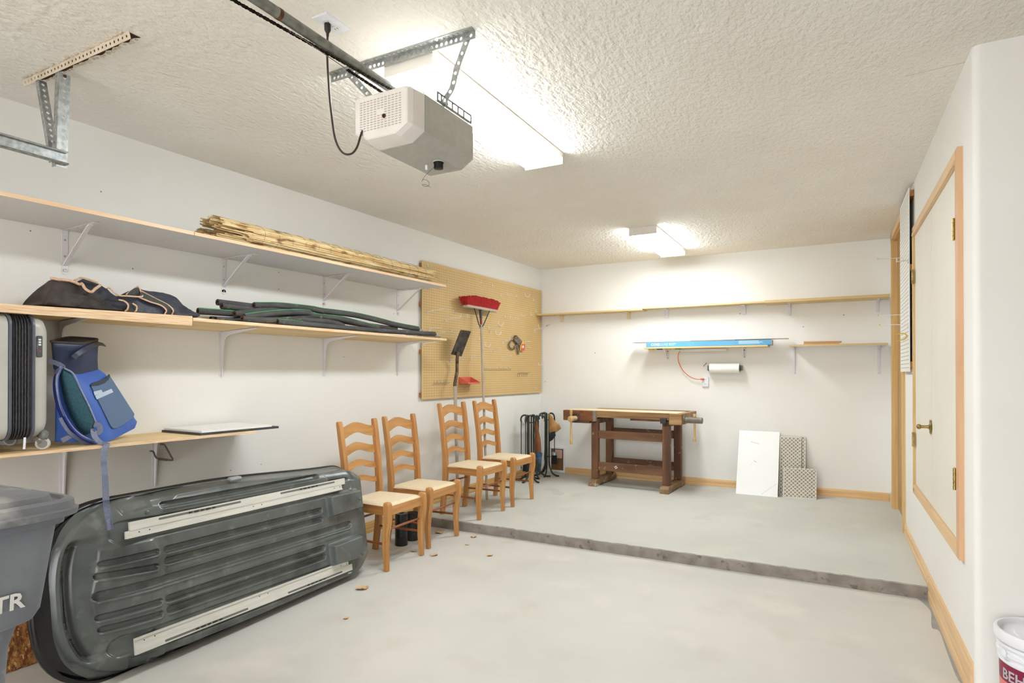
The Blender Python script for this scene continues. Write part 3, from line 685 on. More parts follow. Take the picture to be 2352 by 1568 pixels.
# ------------------------------------------------------------------ reed screen rolled up on the grey shelf
REED = mat('dry_reed', rgb(240, 218, 170), rgb(216, 180, 122), rough=.7, scale=14, stretch=(3, .4, 3), detail=5, lo=.38, hi=.62, c3=rgb(128, 84, 40), scale3=30, lo3=.55, hi3=.66, amt3=.85, stretch3=(1, .25, 1))
ry0, ry1 = 2.36, 4.56
rs = thing('reed_screen', 'rolled reed screen of pale dry canes lying on the grey shelf', 'reed screen', lw(.36, 3.4, UZ + .021), AL)
rr = random.Random(11); mb = MB(); ZT = UZ + .0215
n = 300; pts = []
for i in range(n):
    a = rr.uniform(0, 2 * PI); q = math.sqrt(rr.random()) if i % 3 else 1.0
    ox = .335 + .125 * q * math.cos(a); oz = .080 + .076 * q * math.sin(a)
    y0 = ry0 + (rr.uniform(0, .05) if rr.random() < .45 else rr.uniform(.17, .24)) ; y1 = ry1 - rr.uniform(0, .16) * (1 if rr.random() < .8 else 1.5)
    r_ = rr.uniform(.003, .0056); k = rr.uniform(-.012, .012); kz = rr.uniform(-.006, .006)
    P = []
    for t in (0, .33, .66, 1):
        y = y0 + (y1 - y0) * t; g = 1 - .12 * t
        P.append(lw(.335 + (ox - .335) * g + k * math.sin(t * PI) , y, ZT + max(.005, (oz) * (1 - .10 * t) + kz * math.sin(t * 5))))
    mb.tube(P, [r_, r_ * 1.05, r_ * .95, r_ * .8], 5)
tag(part('reeds', mb, REED, rs, 'pale split reeds'), 'pale split reeds', kind='stuff')
wb = MB()
for t in [i / 17 for i in range(1, 17)]:
    y = ry0 + .2 + (ry1 - ry0 - .3) * t
    wb.tube([lw(.335 + .131 * math.cos(a) * (1 - .08 * t), y + .004 * math.sin(3 * a), ZT + max(.001, .080 * (1 - .1 * t) + .0805 * math.sin(a))) for a in [2 * PI * k / 20 for k in range(20)]], .0009, 4, closed=True)
part('binding_wires', wb, mat('thin_wire', rgb(92, 84, 72), rough=.5, metal=.5), rs)

# ------------------------------------------------------------------ foam pipe insulation on the plywood shelf
FOAM = mat('black_foam', rgb(68, 67, 66), rgb(86, 85, 84), rough=.7, scale=14, stretch=(2, .5, 2), detail=6, c3=rgb(150, 148, 142), scale3=26, lo3=.62, hi3=.74, amt3=.55, spec=.3)
FOAMC = mat('foam_core', rgb(66, 48, 40), rgb(84, 62, 52), rough=.9, scale=60)
GREEN = mat('green_tape', rgb(70, 160, 96), rgb(44, 120, 68), rough=.5, scale=30, stretch=(1, .3, 1))
fa = lambda x, y: (440 + x / 7.35, 670 + y / 7.35)
fb = lambda x, y: (740 + x / 7.35, 670 + y / 7.35)
GF = 'foam tubes on the plywood shelf'
def foam(label, path, off, r=.0205, green=None, hollow=True):
    """path of photo points; off = distance from the wall (number or list)"""
    offs = off if isinstance(off, (list, tuple)) else [off] * len(path)
    P = [onl(q[0], q[1], o) for q, o in zip(path, offs)]
    P = [Vector((p.x, p.y, max(p.z, 1.722 + (.0195 if p.y > 2.2 else .012) + r + .0005))) for p in P]
    C = curve_pts(P, 7)
    o = thing('foam_tube', label, 'foam tube', (C[0].x, C[0].y, C[0].z - r), 0, GF)
    ri = r * .45; m = MB()
    t0 = (C[1] - C[0]).normalized()
    m.tube(C, r, 14, cap=False)
    part('sleeve', m, FOAM, o)
    for c_, t in ((C[0], t0), (C[-1], (C[-2] - C[-1]).normalized())):
        part('end_ring', MB().lathe([(r * .995, -.0003), (ri, -.0003), (ri, .045), (.0001, .045)], c_, t, 14, cap=False), FOAMC, o)
    if green is not None:
        a0, s0, s1 = green; G = []
        i0, i1 = int(s0 * (len(C) - 1)), int(s1 * (len(C) - 1))
        for i in range(i0, i1 + 1):
            t = (C[min(i + 1, len(C) - 1)] - C[max(i - 1, 0)]).normalized(); u = (Vector((0, 0, 1)) - t * t.z).normalized(); s_ = t.cross(u); s_ = s_ if s_.x > 0 else -s_
            G.append(C[i] + (u * math.sin(a0) + s_ * math.cos(a0)) * (r - .001))
        part('tape_stripe', MB().tube(G, .0042, 6), GREEN, o, 'green tape stripe')
    return o
foam('dark foam tube with rounded end highest on the pile', [fa(435, 175), fa(980, 240), fa(1450, 300), fa(2000, 380), fa(2300, 430)], [.20, .2, .19, .18, .18])
foam('dark foam tube lying just under the highest tube', [fa(507, 240), fa(1040, 300), fa(1500, 360), fa(2000, 420)], [.26, .25, .24, .24])
foam('short foam tube end with green tape beside the canvas bag', [fa(105, 325), fa(660, 365), fa(1100, 420), fa(1600, 450)], [.24, .26, .26, .26], green=(1.1, .02, .6))
foam('dark foam tube with hollow end in the middle of the pile', [fa(722, 375), fa(1100, 325), fa(1400, 318), fa(1900, 370), fa(2300, 450)], [.33, .32, .30, .28, .26])
foam('foam tube arching over with green tape along its top', [fa(888, 425), fa(1300, 372), fa(1700, 345), fa(1950, 355), fb(-150, 400), fb(250, 500)], [.39, .38, .36, .35, .33, .3], .0215, green=(1.15, 0.02, .95))
foam('longest foam tube with green tape running down to the pegboard end', [fa(1050, 230), fa(1500, 235), fa(2000, 285), fb(0, 322), fb(500, 385), fb(900, 470), fb(1250, 560), fb(1620, 628)], [.27, .27, .28, .3, .32, .34, .36, .38], .021, green=(1.35, 0.0, 1.0))
t7 = foam('foam tube with yellow print bulging along the shelf edge', [fa(850, 505), fa(1300, 482), fa(1750, 470), fa(2352, 515), fb(350, 575)], [.40, .40, .40, .39, .36], .021)
foam('foam tube with green tape curving under the longest tube', [fa(1500, 440), fa(2000, 412), fb(0, 425), fb(300, 455), fb(650, 540), fb(950, 620)], [.33, .34, .35, .36, .38, .39], .02, green=(1.2, .05, 1.0))
foam('thin straight foam tube along the front edge of the plywood', [fa(1450, 592), fb(0, 600), fb(900, 660), fb(1900, 712)], [.428, .428, .428, .428], .0195, green=(1.3, 0.0, .22))
foam('foam tube end lying flat behind the short taped tube', [fa(320, 455), fa(800, 470), fa(1300, 470)], [.22, .22, .22], .016)
foam('pale scuffed foam tube end lying flat on the plywood', [fa(408, 462), fa(760, 470), fa(1200, 475)], [.30, .30, .30], .016)
foam('foam tube in the shadow between the longest and front tubes', [fb(200, 470), fb(600, 540), fb(950, 590), fb(1250, 630)], [.30, .31, .33, .34], .02)
# yellow print along the sleeve
tx = text_mb('R-3.8  DUCT-WRAP   TYPE NON D-1 R  52 845', .012, .0002)
C = [onl(*q, .40) for q in (fa(1230, 510), fa(1500, 487), fa(1820, 462))]
ln = max(v[0] for v in tx.v)
vs = []
for v in tx.v:
    t = v[0] / ln; p = C[0] * (1 - t) ** 2 + C[1] * 2 * t * (1 - t) + C[2] * t * t
    vs.append(tuple(Vector((p.x + .0212, p.y, p.z - .004 + v[1]))))
tx.v = vs
part('print', tx, mat('yellow_print', rgb(190, 168, 60), rough=.6), t7, smooth=0)
# crumpled clear wrapper at the far end of the tubes
CLEAR = mat('clear_wrap', rgb(216, 214, 206), rgb(168, 164, 154), rough=.3, scale=70, detail=8, lo=.42, hi=.58, alpha=.62, bump=.5, bscale=40)
rr = random.Random(4); loops = []
E0, E1 = onl(*fb(1500, 560), .30), onl(*fb(1950, 715), .36)
for i in range(9):
    t = i / 8; c_ = E0 * (1 - t) + E1 * t; h_ = (.085 * (1 - t) ** .7 + .012); w_ = .09 * (1 - .5 * t)
    loops.append([Vector((c_.x + w_ * math.cos(a) * rr.uniform(.8, 1.15), c_.y + rr.uniform(-.02, .02), max(1.7425, 1.745 + h_ * .5 + h_ * .5 * math.sin(a) * rr.uniform(.75, 1.2)))) for a in [2 * PI * k / 14 for k in range(14)]])
mbw = MB(); mbw.loft(loops)
solo('plastic_wrapper', mbw, CLEAR, 'crumpled clear plastic wrapper over the ends of the foam tubes', 'wrapper', smooth=70)
# ------------------------------------------------------------------ roof cargo box standing on its side, underside to the room
def smst(a, b, x): t = np.clip((x - a) / (b - a), 0, 1); return t * t * (3 - 2 * t)
LEAN = math.radians(8)
BP0 = onz(400, 1525, 0); BP1 = onz(790, 1347, 0); bd = (BP1 - BP0).normalized(); bn = Vector((bd.y, -bd.x, 0))
bu = Vector((0, 0, math.cos(LEAN))) - bn * math.sin(LEAN); bN = bd.cross(bu); bN = bN if bN.x > 0 else -bN
def buv(x, y):
    r = Vector(ray(x, y)); c0 = Vector(C0); k = (BP0 - c0).dot(bN) / r.dot(bN); q = c0 + r * k - BP0
    return q.dot(bd), q.dot(bu)
def bxyz(u, v, h): return BP0 + bd * u + bu * v + bN * h
UL, UR = -.505, 1.505
VB = .022
def vtop(u):
    base = .838 - .055 * smst(.3, 1.45, u) - .01 * smst(.1, -.4, u) if False else .838 - .055 * float(smst(.3, 1.45, u))
    c = .43
    if u < -.12: t = min(1, (-.12 - u) / (-.12 - UL)); return c + (base - c) * (1 - t ** 2.6) ** (1 / 2.6)
    if u > 1.30: t = min(1, (u - 1.30) / (UR - 1.30)); return c + (base - c) * (1 - t ** 2.6) ** (1 / 2.6) * 1.0 if False else c + (base - c) * (1 - .30 * t ** 2.2) if t < .96 else c + (base - c) * .60
    return base
def vbot(u):
    c = .43
    if u < -.12: t = min(1, (-.12 - u) / (-.12 - UL)); return c - (c - VB) * (1 - t ** 2.6) ** (1 / 2.6)
    if u > 1.32: t = min(1, (u - 1.32) / (UR - 1.32)); return c - (c - VB) * (1 - .36 * t ** 2.0)
    return VB
NU, NV = 520, 290
us = np.concatenate([UL + .11 * np.linspace(0, 1, 40) ** 1.6, np.linspace(UL + .11, UR, NU - 39)[1:]])
vt = np.array([vtop(u) for u in us]); vb = np.array([vbot(u) for u in us])
tt = np.linspace(0, 1, NV); tt = .5 - .5 * np.cos(PI * tt) * .35 - .5 * (1 - 2 * tt) * .65
tt = (tt - tt[0]) / (tt[-1] - tt[0])
U = np.repeat(us[:, None], NV, 1); V = vb[:, None] + (vt - vb)[:, None] * tt[None, :]
D = U - UL; edge = np.minimum(np.minimum(vt[:, None] - V, V - vb[:, None]), np.minimum(U - UL, UR - U))
# distance from the curved left end, measured along u
uleft = np.array([[np.interp(0, [0, 1], [UL, UL])]])
def uL(v):
    w_ = np.clip(np.abs(v - .43) / .405, 0, .999); return -.12 - (-.12 - UL) * (1 - w_ ** 2.6) ** (1 / 2.6)
DL = U - uL(V)
h = np.zeros_like(U)
inb = smst(.12, .16, V) * smst(.69, .65, V)
prof_d = [0, .025, .062, .084, .096, .114, .128, .150, .30, .42]; prof_h = [-.150, -.148, -.146, -.118, -.118, -.150, -.150, -.125, -.035, 0.0]
plain_d = [0, .02, .08, .10, .30, .42]; plain_h = [-.150, -.140, -.130, -.110, -.035, 0]
h += inb * np.interp(DL, prof_d, prof_h) + (1 - inb) * np.interp(DL, plain_d, plain_h)
def seg(p, q): return buv(*p), buv(*q)
def capsule(p, q, w_, dep, soft=.004, lip=.0):
    global h
    (u0, v0), (u1, v1) = seg(p, q); dx, dy = u1 - u0, v1 - v0; L2 = dx * dx + dy * dy
    t = np.clip(((U - u0) * dx + (V - v0) * dy) / L2, 0, 1); d = np.hypot(U - u0 - t * dx, V - v0 - t * dy)
    h -= dep * (1 - smst(w_ - soft, w_ + soft, d))
    if dep > .012:
        t = np.clip(((U - u0) * dx + (V - v0 + w_ + .008) * dy) / L2, 0, 1); d = np.hypot(U - u0 - t * dx, V - v0 + w_ + .008 - t * dy); h += .006 * (1 - smst(.003, .010, d))
def quad(ps, dep, soft=.008):      # raise (dep>0) a convex quad of photo points
    global h
    P = [buv(*p) for p in ps]; m = np.full_like(U, 1e9); n = len(P)
    ar = sum(P[i][0] * P[(i + 1) % n][1] - P[(i + 1) % n][0] * P[i][1] for i in range(n)); sg = 1 if ar > 0 else -1
    for i in range(n):
        (a, b), (c, d) = P[i], P[(i + 1) % n]; ln = math.hypot(c - a, d - b); m = np.minimum(m, sg * ((c - a) * (V - b) - (d - b) * (U - a)) / ln)
    h += dep * smst(-soft, soft, m)
for p, q, w_, dp in (((254, 1295), (359, 1267), .0125, .020), ((247, 1324), (357, 1301), .0125, .020), ((252, 1420), (366, 1381), .0125, .020), ((259, 1447), (368, 1409), .0125, .020),
                     ((378, 1159), (730, 1093.6), .014, .024), ((384, 1261), (736, 1171.7), .015, .024), ((385, 1287), (737.6, 1192), .015, .024),
                     ((388, 1373.5), (743, 1257.6), .015, .024), ((391, 1399), (744.5, 1277.7), .015, .024), ((397, 1502), (750, 1358), .014, .024), ((250, 1370), (802, 1204), .021, .024)):
    capsule(p, q, w_, dp)
capsule((385, 1308), (800, 1188), .010, -.004, .008)                        # low ribs beside the middle channel
capsule((385, 1392 - 28), (800, 1222), .010, -.004, .008)
for a, b in (((292, 1222), (796, 1113)), ((300, 1485), (808, 1297))): capsule(a, b, .050, .010, .006)     # beds of the rails
quad([(250, 1262), (352, 1238), (372, 1275), (374, 1418), (352, 1452), (262, 1478), (236, 1380)], .007)
quad([(748, 1140), (816, 1124), (822, 1166), (755, 1186)], .055, .010)
quad([(757, 1252), (822, 1228), (822, 1281), (762, 1299)], .055, .010)
quad([(275, 1130), (350, 1118), (352, 1162), (300, 1180)], -.012, .008)
quad([(318, 1513), (372, 1495), (380, 1530), (330, 1548)], -.012, .008)
quad([(742, 1082), (800, 1072), (812, 1100), (758, 1108)], -.014, .008)
h += -.10 * (1 - smst(0, .034, edge)) * (smst(.12, .3, DL)) - .012 * (1 - smst(.03, .07, edge)) * smst(.2, .4, DL)
BOXP = mat('scuffed_black_plastic', rgb(82, 86, 84), rgb(96, 100, 97), rough=.27, scale=5, detail=6, bump=.08, bscale=220, bdist=.002, spec=.7,
           c3=rgb(150, 152, 146), scale3=9, lo3=.60, hi3=.80, amt3=.5, c4=rgb(58, 58, 58), scale4=3.0, lo4=.55, hi4=.7)
RIMP = mat('gloss_black', rgb(20, 20, 21), rgb(30, 30, 31), rough=.25, scale=10)
ALU = mat('aluminium_rail', rgb(226, 224, 216), rgb(214, 211, 202), rough=.38, metal=.2, scale=18, stretch=(3, .3, 3))
bx = thing('cargo_box', 'black car roof cargo box standing on its side with two pale rails', 'cargo box', bxyz(.46, 0, -.1) * 1.0, math.atan2(bd.y, bd.x) - PI / 2)
bx.location.z = 0
m = MB(); m.v = [tuple(bxyz(float(U[i, j]), float(V[i, j]), float(h[i, j]))) for i in range(len(us)) for j in range(NV)]
m.f = [(i * NV + j, (i + 1) * NV + j, (i + 1) * NV + j + 1, i * NV + j + 1) for i in range(len(us) - 1) for j in range(NV - 1)]
m2 = MB(); nr = []
for k in range(61):
    v = .055 + .75 * k / 60; ul = float(uL(np.array(v))); i_ = smst(.12, .16, v) * smst(.69, .65, v)
    nr.append([bxyz(ul + d_, v, float(i_ * np.interp(d_, prof_d, prof_h) + (1 - i_) * np.interp(d_, plain_d, plain_h)) + .0018) for d_ in [g_ * (.15 + .85 * math.sin(PI * k / 60) ** .5) for g_ in (.004, .02, .036, .052, .066)]])
m2.loft(nr, cap=False, close=False)  # black strip laid over the nose trough, painting in its shade
part('underside', m, BOXP, bx, 'ribbed scuffed black plastic underside', smooth=75); part('nose_shade', m2, RIMP, bx, 'black nose strip with the trough shade painted in', smooth=75)
def ring(k, dep, grow=0.0):
    L1 = [(u, a) for u, a in zip(us[::6], vt[::6])]; L2_ = [(u, a) for u, a in zip(us[::-6], vb[::-6])]
    pts = [p for i, p in enumerate(L1 + L2_)]; cu, cv = .46, .43
    out = []
    for u, v in pts:
        du, dv = u - cu, v - cv; s = k
        out.append(bxyz(cu + du * s + math.copysign(grow, du) * min(1, abs(du) * 3), max(.0 + abs(dep) * math.tan(LEAN) + .002, cv + dv * s + math.copysign(grow, dv) * min(1, abs(dv) * 5)), dep))
    return out
part('lower_rim', MB().loft([ring(1, -.125), ring(1, -.128, .006), ring(1, -.138, .012), ring(1, -.148, .008)], cap=False), RIMP, bx, smooth=60)
part('lid', MB().loft([ring(1, -.150, .004), ring(1, -.156, .012), ring(1, -.170, .012), ring(.985, -.22), ring(.95, -.29), ring(.86, -.345), ring(.70, -.37)]), RIMP, bx, smooth=60)
def rail(a0, a1, flip):
    P = bxyz(*buv(*a0), 0); Q = bxyz(*buv(*a1), 0); L_ = (Q - P).length; d_ = (Q - P).normalized(); s_ = bN.cross(d_).normalized(); s_ = s_ if s_.z > 0 else -s_
    w1, w2 = .040, .034; sg = 1 if flip else -1
    def bxr(x0, x1, y0, y1, z0, z1): return MB().hexa([P + d_ * x + s_ * y + bN * z for x, y, z in ((x0, y0, z0), (x1, y0, z0), (x1, y1, z0), (x0, y1, z0), (x0, y0, z1), (x1, y0, z1), (x1, y1, z1), (x0, y1, z1))])
    r_ = part('rail', join(bxr(0, L_, *sorted((0, -sg * w1)), -.006, .006), bxr(-.02 * (not flip), L_ - .03, *sorted((0, sg * w2)), -.006, .003), bxr(-.02 * (not flip), L_ - .03, *sorted((sg * (w2 - .008), sg * w2)), .003, .009)), ALU, bx, 'pale aluminium mounting rail', smooth=0)
    for t0, t1 in ((.10, .42), (.62, .93)):
        y = -sg * w1 * .68
        def cap(w_, z0, z1, x0, x1):
            pts = [P + d_ * (x0 + w_ * math.cos(a)) + s_ * (y + w_ * math.sin(a)) + bN * z0 for a in [PI / 2 + PI * k / 6 for k in range(7)]] + [P + d_ * (x1 + w_ * math.cos(a)) + s_ * (y + w_ * math.sin(a)) + bN * z0 for a in [-PI / 2 + PI * k / 6 for k in range(7)]]
            return MB().prism(pts, bN * (z1 - z0))
        part('slot', cap(.0055, .005, .0066, L_ * t0, L_ * t1), mat('slot_grey', rgb(110, 110, 106), rough=.6), r_)
        mid = L_ * (t0 + t1) / 2; cl = MB()
        for k in range(5): cl.box(P + d_ * (mid - .07 + k * .034) + s_ * y + bN * .008, (.022 if k % 2 else .014, .006, .008), Matrix((d_, s_, bN)).transposed())
        part('clamp', cl, DARK, r_, smooth=0)
    for t in (.03, .065, .48, .52, .93, .965): part('rivet', MB().lathe([(.003, 0), (.003, .001), (.0001, .001)], P + d_ * (L_ * t) + s_ * (sg * w2 * .4) + bN * .0031, bN, 8), HOLE, r_)
rail((297, 1219), (791, 1111), False); rail((309, 1484), (807, 1294), True)
cl = bxyz(*buv(547, 1098), -.05); part('latch', MB().box(cl + bN * .02, (.045, .075, .022), Matrix.Rotation(math.atan2(bd.y, bd.x) - PI / 2, 3, 'Z'), bev=.008), mat('grey_latch', rgb(150, 150, 154), rough=.5), bx)
for q in ((173, 1191), (345, 1176), (812, 1146), (818, 1270), (360, 1515)):
    u, v = buv(*q); hh = float(h[np.abs(us - u).argmin(), np.abs(V[np.abs(us - u).argmin()] - v).argmin()])
    part('rivet', MB().lathe([(.010, -.002), (.010, .003), (.006, .006), (.0001, .006)], bxyz(u, v, hh), bN, 12), BOXP, bx)

# ------------------------------------------------------------------ grey trash cart at the left
CART = mat('cart_plastic', rgb(112, 116, 126), rgb(132, 136, 144), rough=.6, scale=3.5, detail=7, c3=rgb(196, 194, 190), scale3=11, lo3=.56, hi3=.72, amt3=.6, bump=.15, bscale=60, c4=rgb(92, 95, 104), scale4=5)
CARTL = mat('cart_lid', rgb(116, 118, 124), rgb(140, 142, 146), rough=.65, scale=4, detail=7, c3=rgb(200, 198, 192), scale3=8, lo3=.52, hi3=.70, amt3=.7, bump=.2, bscale=50)
def rquad(cx_, cy_, z, hx, hy, r, n=6, rot=0.0):
    out = []
    for qx, qy, a0 in ((1, 1, 0), (-1, 1, PI / 2), (-1, -1, PI), (1, -1, 1.5 * PI)):
        for k in range(n + 1):
            a = a0 + PI / 2 * k / n; x, y = qx * (hx - r) + r * math.cos(a), qy * (hy - r) + r * math.sin(a)
            out.append((cx_ + x * math.cos(rot) - y * math.sin(rot), cy_ + x * math.sin(rot) + y * math.cos(rot), z))
    return out
tcx, tcy, trot = -2.285, .60, math.radians(3)
cart = thing('trash_cart', 'grey plastic wheeled trash cart with white stencilled letters', 'trash cart', (tcx, tcy, 0), trot)
RQ = lambda z, hx, hy, r, dx=0.0, dy=0.0: rquad(tcx + dx, tcy + dy, z, hx, hy, r, 6, trot)
part('body', MB().loft([RQ(.0, .20, .20, .05), RQ(.02, .205, .205, .06), RQ(.64, .238, .238, .06), RQ(.70, .252, .252, .06), RQ(.715, .28, .28, .06), RQ(.74, .296, .292, .07), RQ(.98, .315, .322, .07), RQ(.985, .332, .335, .07), RQ(1.005, .334, .338, .07)]), CART, cart, smooth=45)
lid_ = part('lid', MB().loft([RQ(1.006, .352, .352, .08), RQ(1.010, .362, .362, .085), RQ(1.026, .364, .364, .085), RQ(1.030, .356, .356, .08), RQ(1.050, .354, .354, .08), RQ(1.056, .346, .346, .075), RQ(1.056, .334, .334, .07), RQ(1.046, .330, .330, .07), RQ(1.046, .312, .312, .06), RQ(1.066, .306, .306, .06), RQ(1.072, .29, .29, .06), RQ(1.078, .10, .10, .04)]), CARTL, cart, 'dusty grey hinged lid', smooth=45)
for dy_ in (-.12, .0, .12): part('lid_rib', MB().loft([rquad(tcx, tcy + dy_, z, .2 * s, .022 * s, .015, 4, trot) for z, s in ((1.066, 1), (1.083, .96), (1.086, .85))]), CARTL, lid_)
# stencil on the side that faces the room, on the tapered wall
tx = text_mb('TR', .062, .0004, .0016, 1.0); wd = max(v[0] for v in tx.v)
yE = onx(62, 1375, -1.985)
ex = Vector((0, 1, 0)); ex = Matrix.Rotation(trot, 3, 'Z') @ ex
nx = Matrix.Rotation(trot, 3, 'Z') @ Vector((1, 0, 0))
tl = Vector((.315 - .296, 0, .24)).normalized(); ey = Matrix.Rotation(trot, 3, 'Z') @ tl
o_ = Vector((tcx, tcy, .74)) + nx * (.2962 + .019 * (.052 / .24)) + ey * .030
o_ = o_ + ex * ((yE.y - o_.y) - wd)
put(tx, o_ + nx * .0012, ex, ey); part('stencil', tx, mat('stencil_white', rgb(226, 224, 220), rough=.7), cart, 'white stencilled letters TR', smooth=0)
for sx in (-1, 1): part('wheel', MB().lathe([(.02, -.03), (.10, -.03), (.115, -.022), (.115, .022), (.10, .03), (.02, .03)], (tcx + sx * .20, tcy - .29, .116), (1, 0, 0), 24), BLACK, cart)
# rough brown board leaning behind the cart
OSB = mat('fibre_board', rgb(168, 112, 58), rgb(112, 64, 28), rough=.9, scale=26, stretch=(1, 2.2, 1), detail=8, lo=.4, hi=.6, c3=rgb(206, 160, 104), scale3=40, lo3=.58, hi3=.66, stretch3=(1, 2, 1), bump=.8, bscale=70, bdist=.01)
m = MB(); rr = random.Random(2); n = 36; k_ = 22
G = [[Vector(lw(.30 - .27 * j / k_, .75 + .95 * i / n, .003 + .52 * j / k_)) + Vector((rr.uniform(0, .012), 0, rr.uniform(0, .006))) for j in range(k_ + 1)] for i in range(n + 1)]
m.v = [tuple(p) for c_ in G for p in c_]; m.f = [(i * (k_ + 1) + j, (i + 1) * (k_ + 1) + j, (i + 1) * (k_ + 1) + j + 1, i * (k_ + 1) + j + 1) for i in range(n) for j in range(k_)]
o0 = len(m.v); m.v += [(p[0] - .016, p[1], max(.0005, p[2] - .008)) for p in list(m.v)]; q_ = k_ + 1
m.f += [(o0 + a, o0 + d, o0 + c_, o0 + b) for a, b, c_, d in list(m.f)]
m.f += [(i * q_, o0 + i * q_, o0 + (i + 1) * q_, (i + 1) * q_) for i in range(n)] + [(i * q_ + k_, (i + 1) * q_ + k_, o0 + (i + 1) * q_ + k_, o0 + i * q_ + k_) for i in range(n)]
m.f += [(j, j + 1, o0 + j + 1, o0 + j) for j in range(k_)] + [(n * q_ + j, o0 + n * q_ + j, o0 + n * q_ + j + 1, n * q_ + j + 1) for j in range(k_)]
solo('fibre_board', m, OSB, 'rough brown flaky board leaning on the wall behind the trash cart', 'board')

# ------------------------------------------------------------------ suitcase
CASE = mat('silver_shell', rgb(190, 188, 180), rgb(182, 180, 172), rough=.35, scale=6, spec=.5)
ZIPM = mat('zip_fabric', rgb(52, 50, 52), rgb(72, 70, 74), rough=.6, scale=60, stretch=(1, 4, 1))
ZIPR = mat('grey_piping', rgb(96, 98, 108), rgb(80, 82, 92), rough=.35)
sx_, sz0, sz1 = -3.525, LZ + .015 + .062, MZ - .012
sc = thing('suitcase', 'silver hard shell suitcase with black zipped gusset on the low shelf', 'suitcase', (sx_, 1.30, LZ + .015))
def rx(y, hx, g=0.0, r=.06):     # rounded rectangle in the xz plane
    zc = (sz0 + sz1) / 2; hz = (sz1 - sz0) / 2; o = []
    for qx, qz, a0 in ((1, 1, 0), (-1, 1, PI / 2), (-1, -1, PI), (1, -1, 1.5 * PI)):
        for k in range(8):
            a = a0 + PI / 2 * k / 7; o.append((sx_ + qx * (hx - g - r) + r * math.cos(a), y, zc + qz * (hz - g - r) + r * math.sin(a)))
    return o
hx = .212
part('shell', MB().loft([rx(1.135, hx, .05, .05), rx(1.15, hx, .018), rx(1.18, hx, .002), rx(1.325, hx)]), CASE, sc, 'silver hard shell half')
part('shell', MB().loft([rx(1.425, hx), rx(1.45, hx, .001), rx(1.475, hx, .010), rx(1.49, hx, .028), rx(1.498, hx, .05, .05)]), CASE, sc, 'silver hard shell half')
gl = [rx(1.322, hx, .002)]
for i in range(7): gl += [rx(1.335 + i * .0115, hx, -.004), rx(1.3405 + i * .0115, hx, .005)]
part('gusset', MB().loft(gl + [rx(1.428, hx, .002)]), ZIPM, sc, 'black pleated zip gusset', smooth=20)
for y in (1.328, 1.419): part('piping', MB().loft([rx(y, hx, .0), rx(y + .002, hx, -.006), rx(y + .010, hx, -.006), rx(y + .012, hx, 0)]), ZIPR, sc)
lp = onl(85, 788, .0); zl = 1.545
lk = part('lock', MB().box((sx_ + hx + .002, 1.447, zl), (.008, .024, .10), bev=.003), mat('lock_grey', rgb(86, 88, 92), rough=.4, metal=.4), sc, 'grey combination lock')
for i in range(3): part('dial', MB().box((sx_ + hx + .0065, 1.446, zl + .032 - i * .012), (.004, .010, .008)), PLAST, lk)
part('red_mark', MB().box((sx_ + hx + .0062, 1.447, zl - .022), (.002, .005, .006)), mat('red_mark', rgb(200, 60, 56), rough=.5), lk)
part('zip_pull', MB().box((sx_ + hx + .012, 1.385, sz0 - .018), (.003, .010, .055), Matrix.Rotation(.12, 3, 'Y'), bev=.001), PLAST, sc)
for sy in (1.19, 1.47):
    for xx in (sx_ + .16, sx_ - .16):
        wh = part('wheel', MB().lathe([(.008, -.011), (.026, -.011), (.0295, -.008), (.0295, .008), (.026, .011), (.008, .011)], (xx + .01, sy + .012, LZ + .0155 + .03), (.8, -.6, 0), 20), mat('wheel_grey', rgb(196, 192, 186), rough=.5), sc)
        part('wheel_hub', MB().lathe([(.02, -.0125), (.02, .0125)], (xx + .01, sy + .012, LZ + .0455), (.8, -.6, 0), 16), mat('hub_grey', rgb(128, 124, 118), rough=.5), wh)
        part('wheel_fork', MB().tube([(xx, sy, sz0 + .004), (xx, sy, sz0 - .012), (xx + .012, sy + .006, LZ + .05)], 0, flat=(.03, .018)), mat('fork_grey', rgb(140, 136, 130), rough=.5), wh)
for sy in (1.165, 1.485): part('corner_guard', MB().box((sx_ + hx - .03, sy - .008, sz0 + .012), (.07, .03, .045), bev=.01), mat('guard_grey', rgb(112, 112, 110), rough=.5), sc)

# ------------------------------------------------------------------ blue cooler backpack
bk_ = lambda x, y: (x / 4.356, 700 + y / 4.356)
BLUE = mat('blue_tarpaulin', rgb(66, 108, 194), rgb(54, 92, 178), rough=.42, scale=5, spec=.5, c3=rgb(92, 134, 200), scale3=4, lo3=.55, hi3=.8, amt3=.5)
NAVY = mat('navy_neck', rgb(24, 36, 66), rgb(34, 50, 84), rough=.4, scale=5)
MESH = mat('grey_blue_mesh', rgb(98, 122, 152), rgb(84, 108, 140), rough=.7, scale=200, stretch=(1, 1, 3))
TEAL = mat('teal_foam', rgb(52, 92, 104), rgb(38, 74, 86), rough=.9, scale=120)
WEB = mat('grey_webbing', rgb(124, 130, 152), rgb(106, 112, 134), rough=.6, scale=160)
PIPE = mat('grey_blue_piping', rgb(150, 158, 184), rgb(128, 138, 168), rough=.6, scale=100)
zsh = LZ + .0155
def lev(Lf, N, Rt):
    A, B, C_ = onl(*bk_(*Lf[0]), Lf[1]), onl(*bk_(*N[0]), N[1]), onl(*bk_(*Rt[0]), Rt[1]); Dk = A + C_ - B
    return [A, B, C_, Dk]
LV = [lev(((500, 1375), .32), ((1080, 1372), .315), ((1385, 1215), .17)), lev(((505, 1300), .325), ((1055, 1330), .32), ((1405, 1160), .17)), lev(((510, 980), .33), ((930, 1050), .325), ((1240, 930), .18)),
      lev(((505, 720), .33), ((800, 780), .325), ((1090, 690), .185)), lev(((500, 640), .32), ((775, 705), .315), ((1015, 640), .19))]
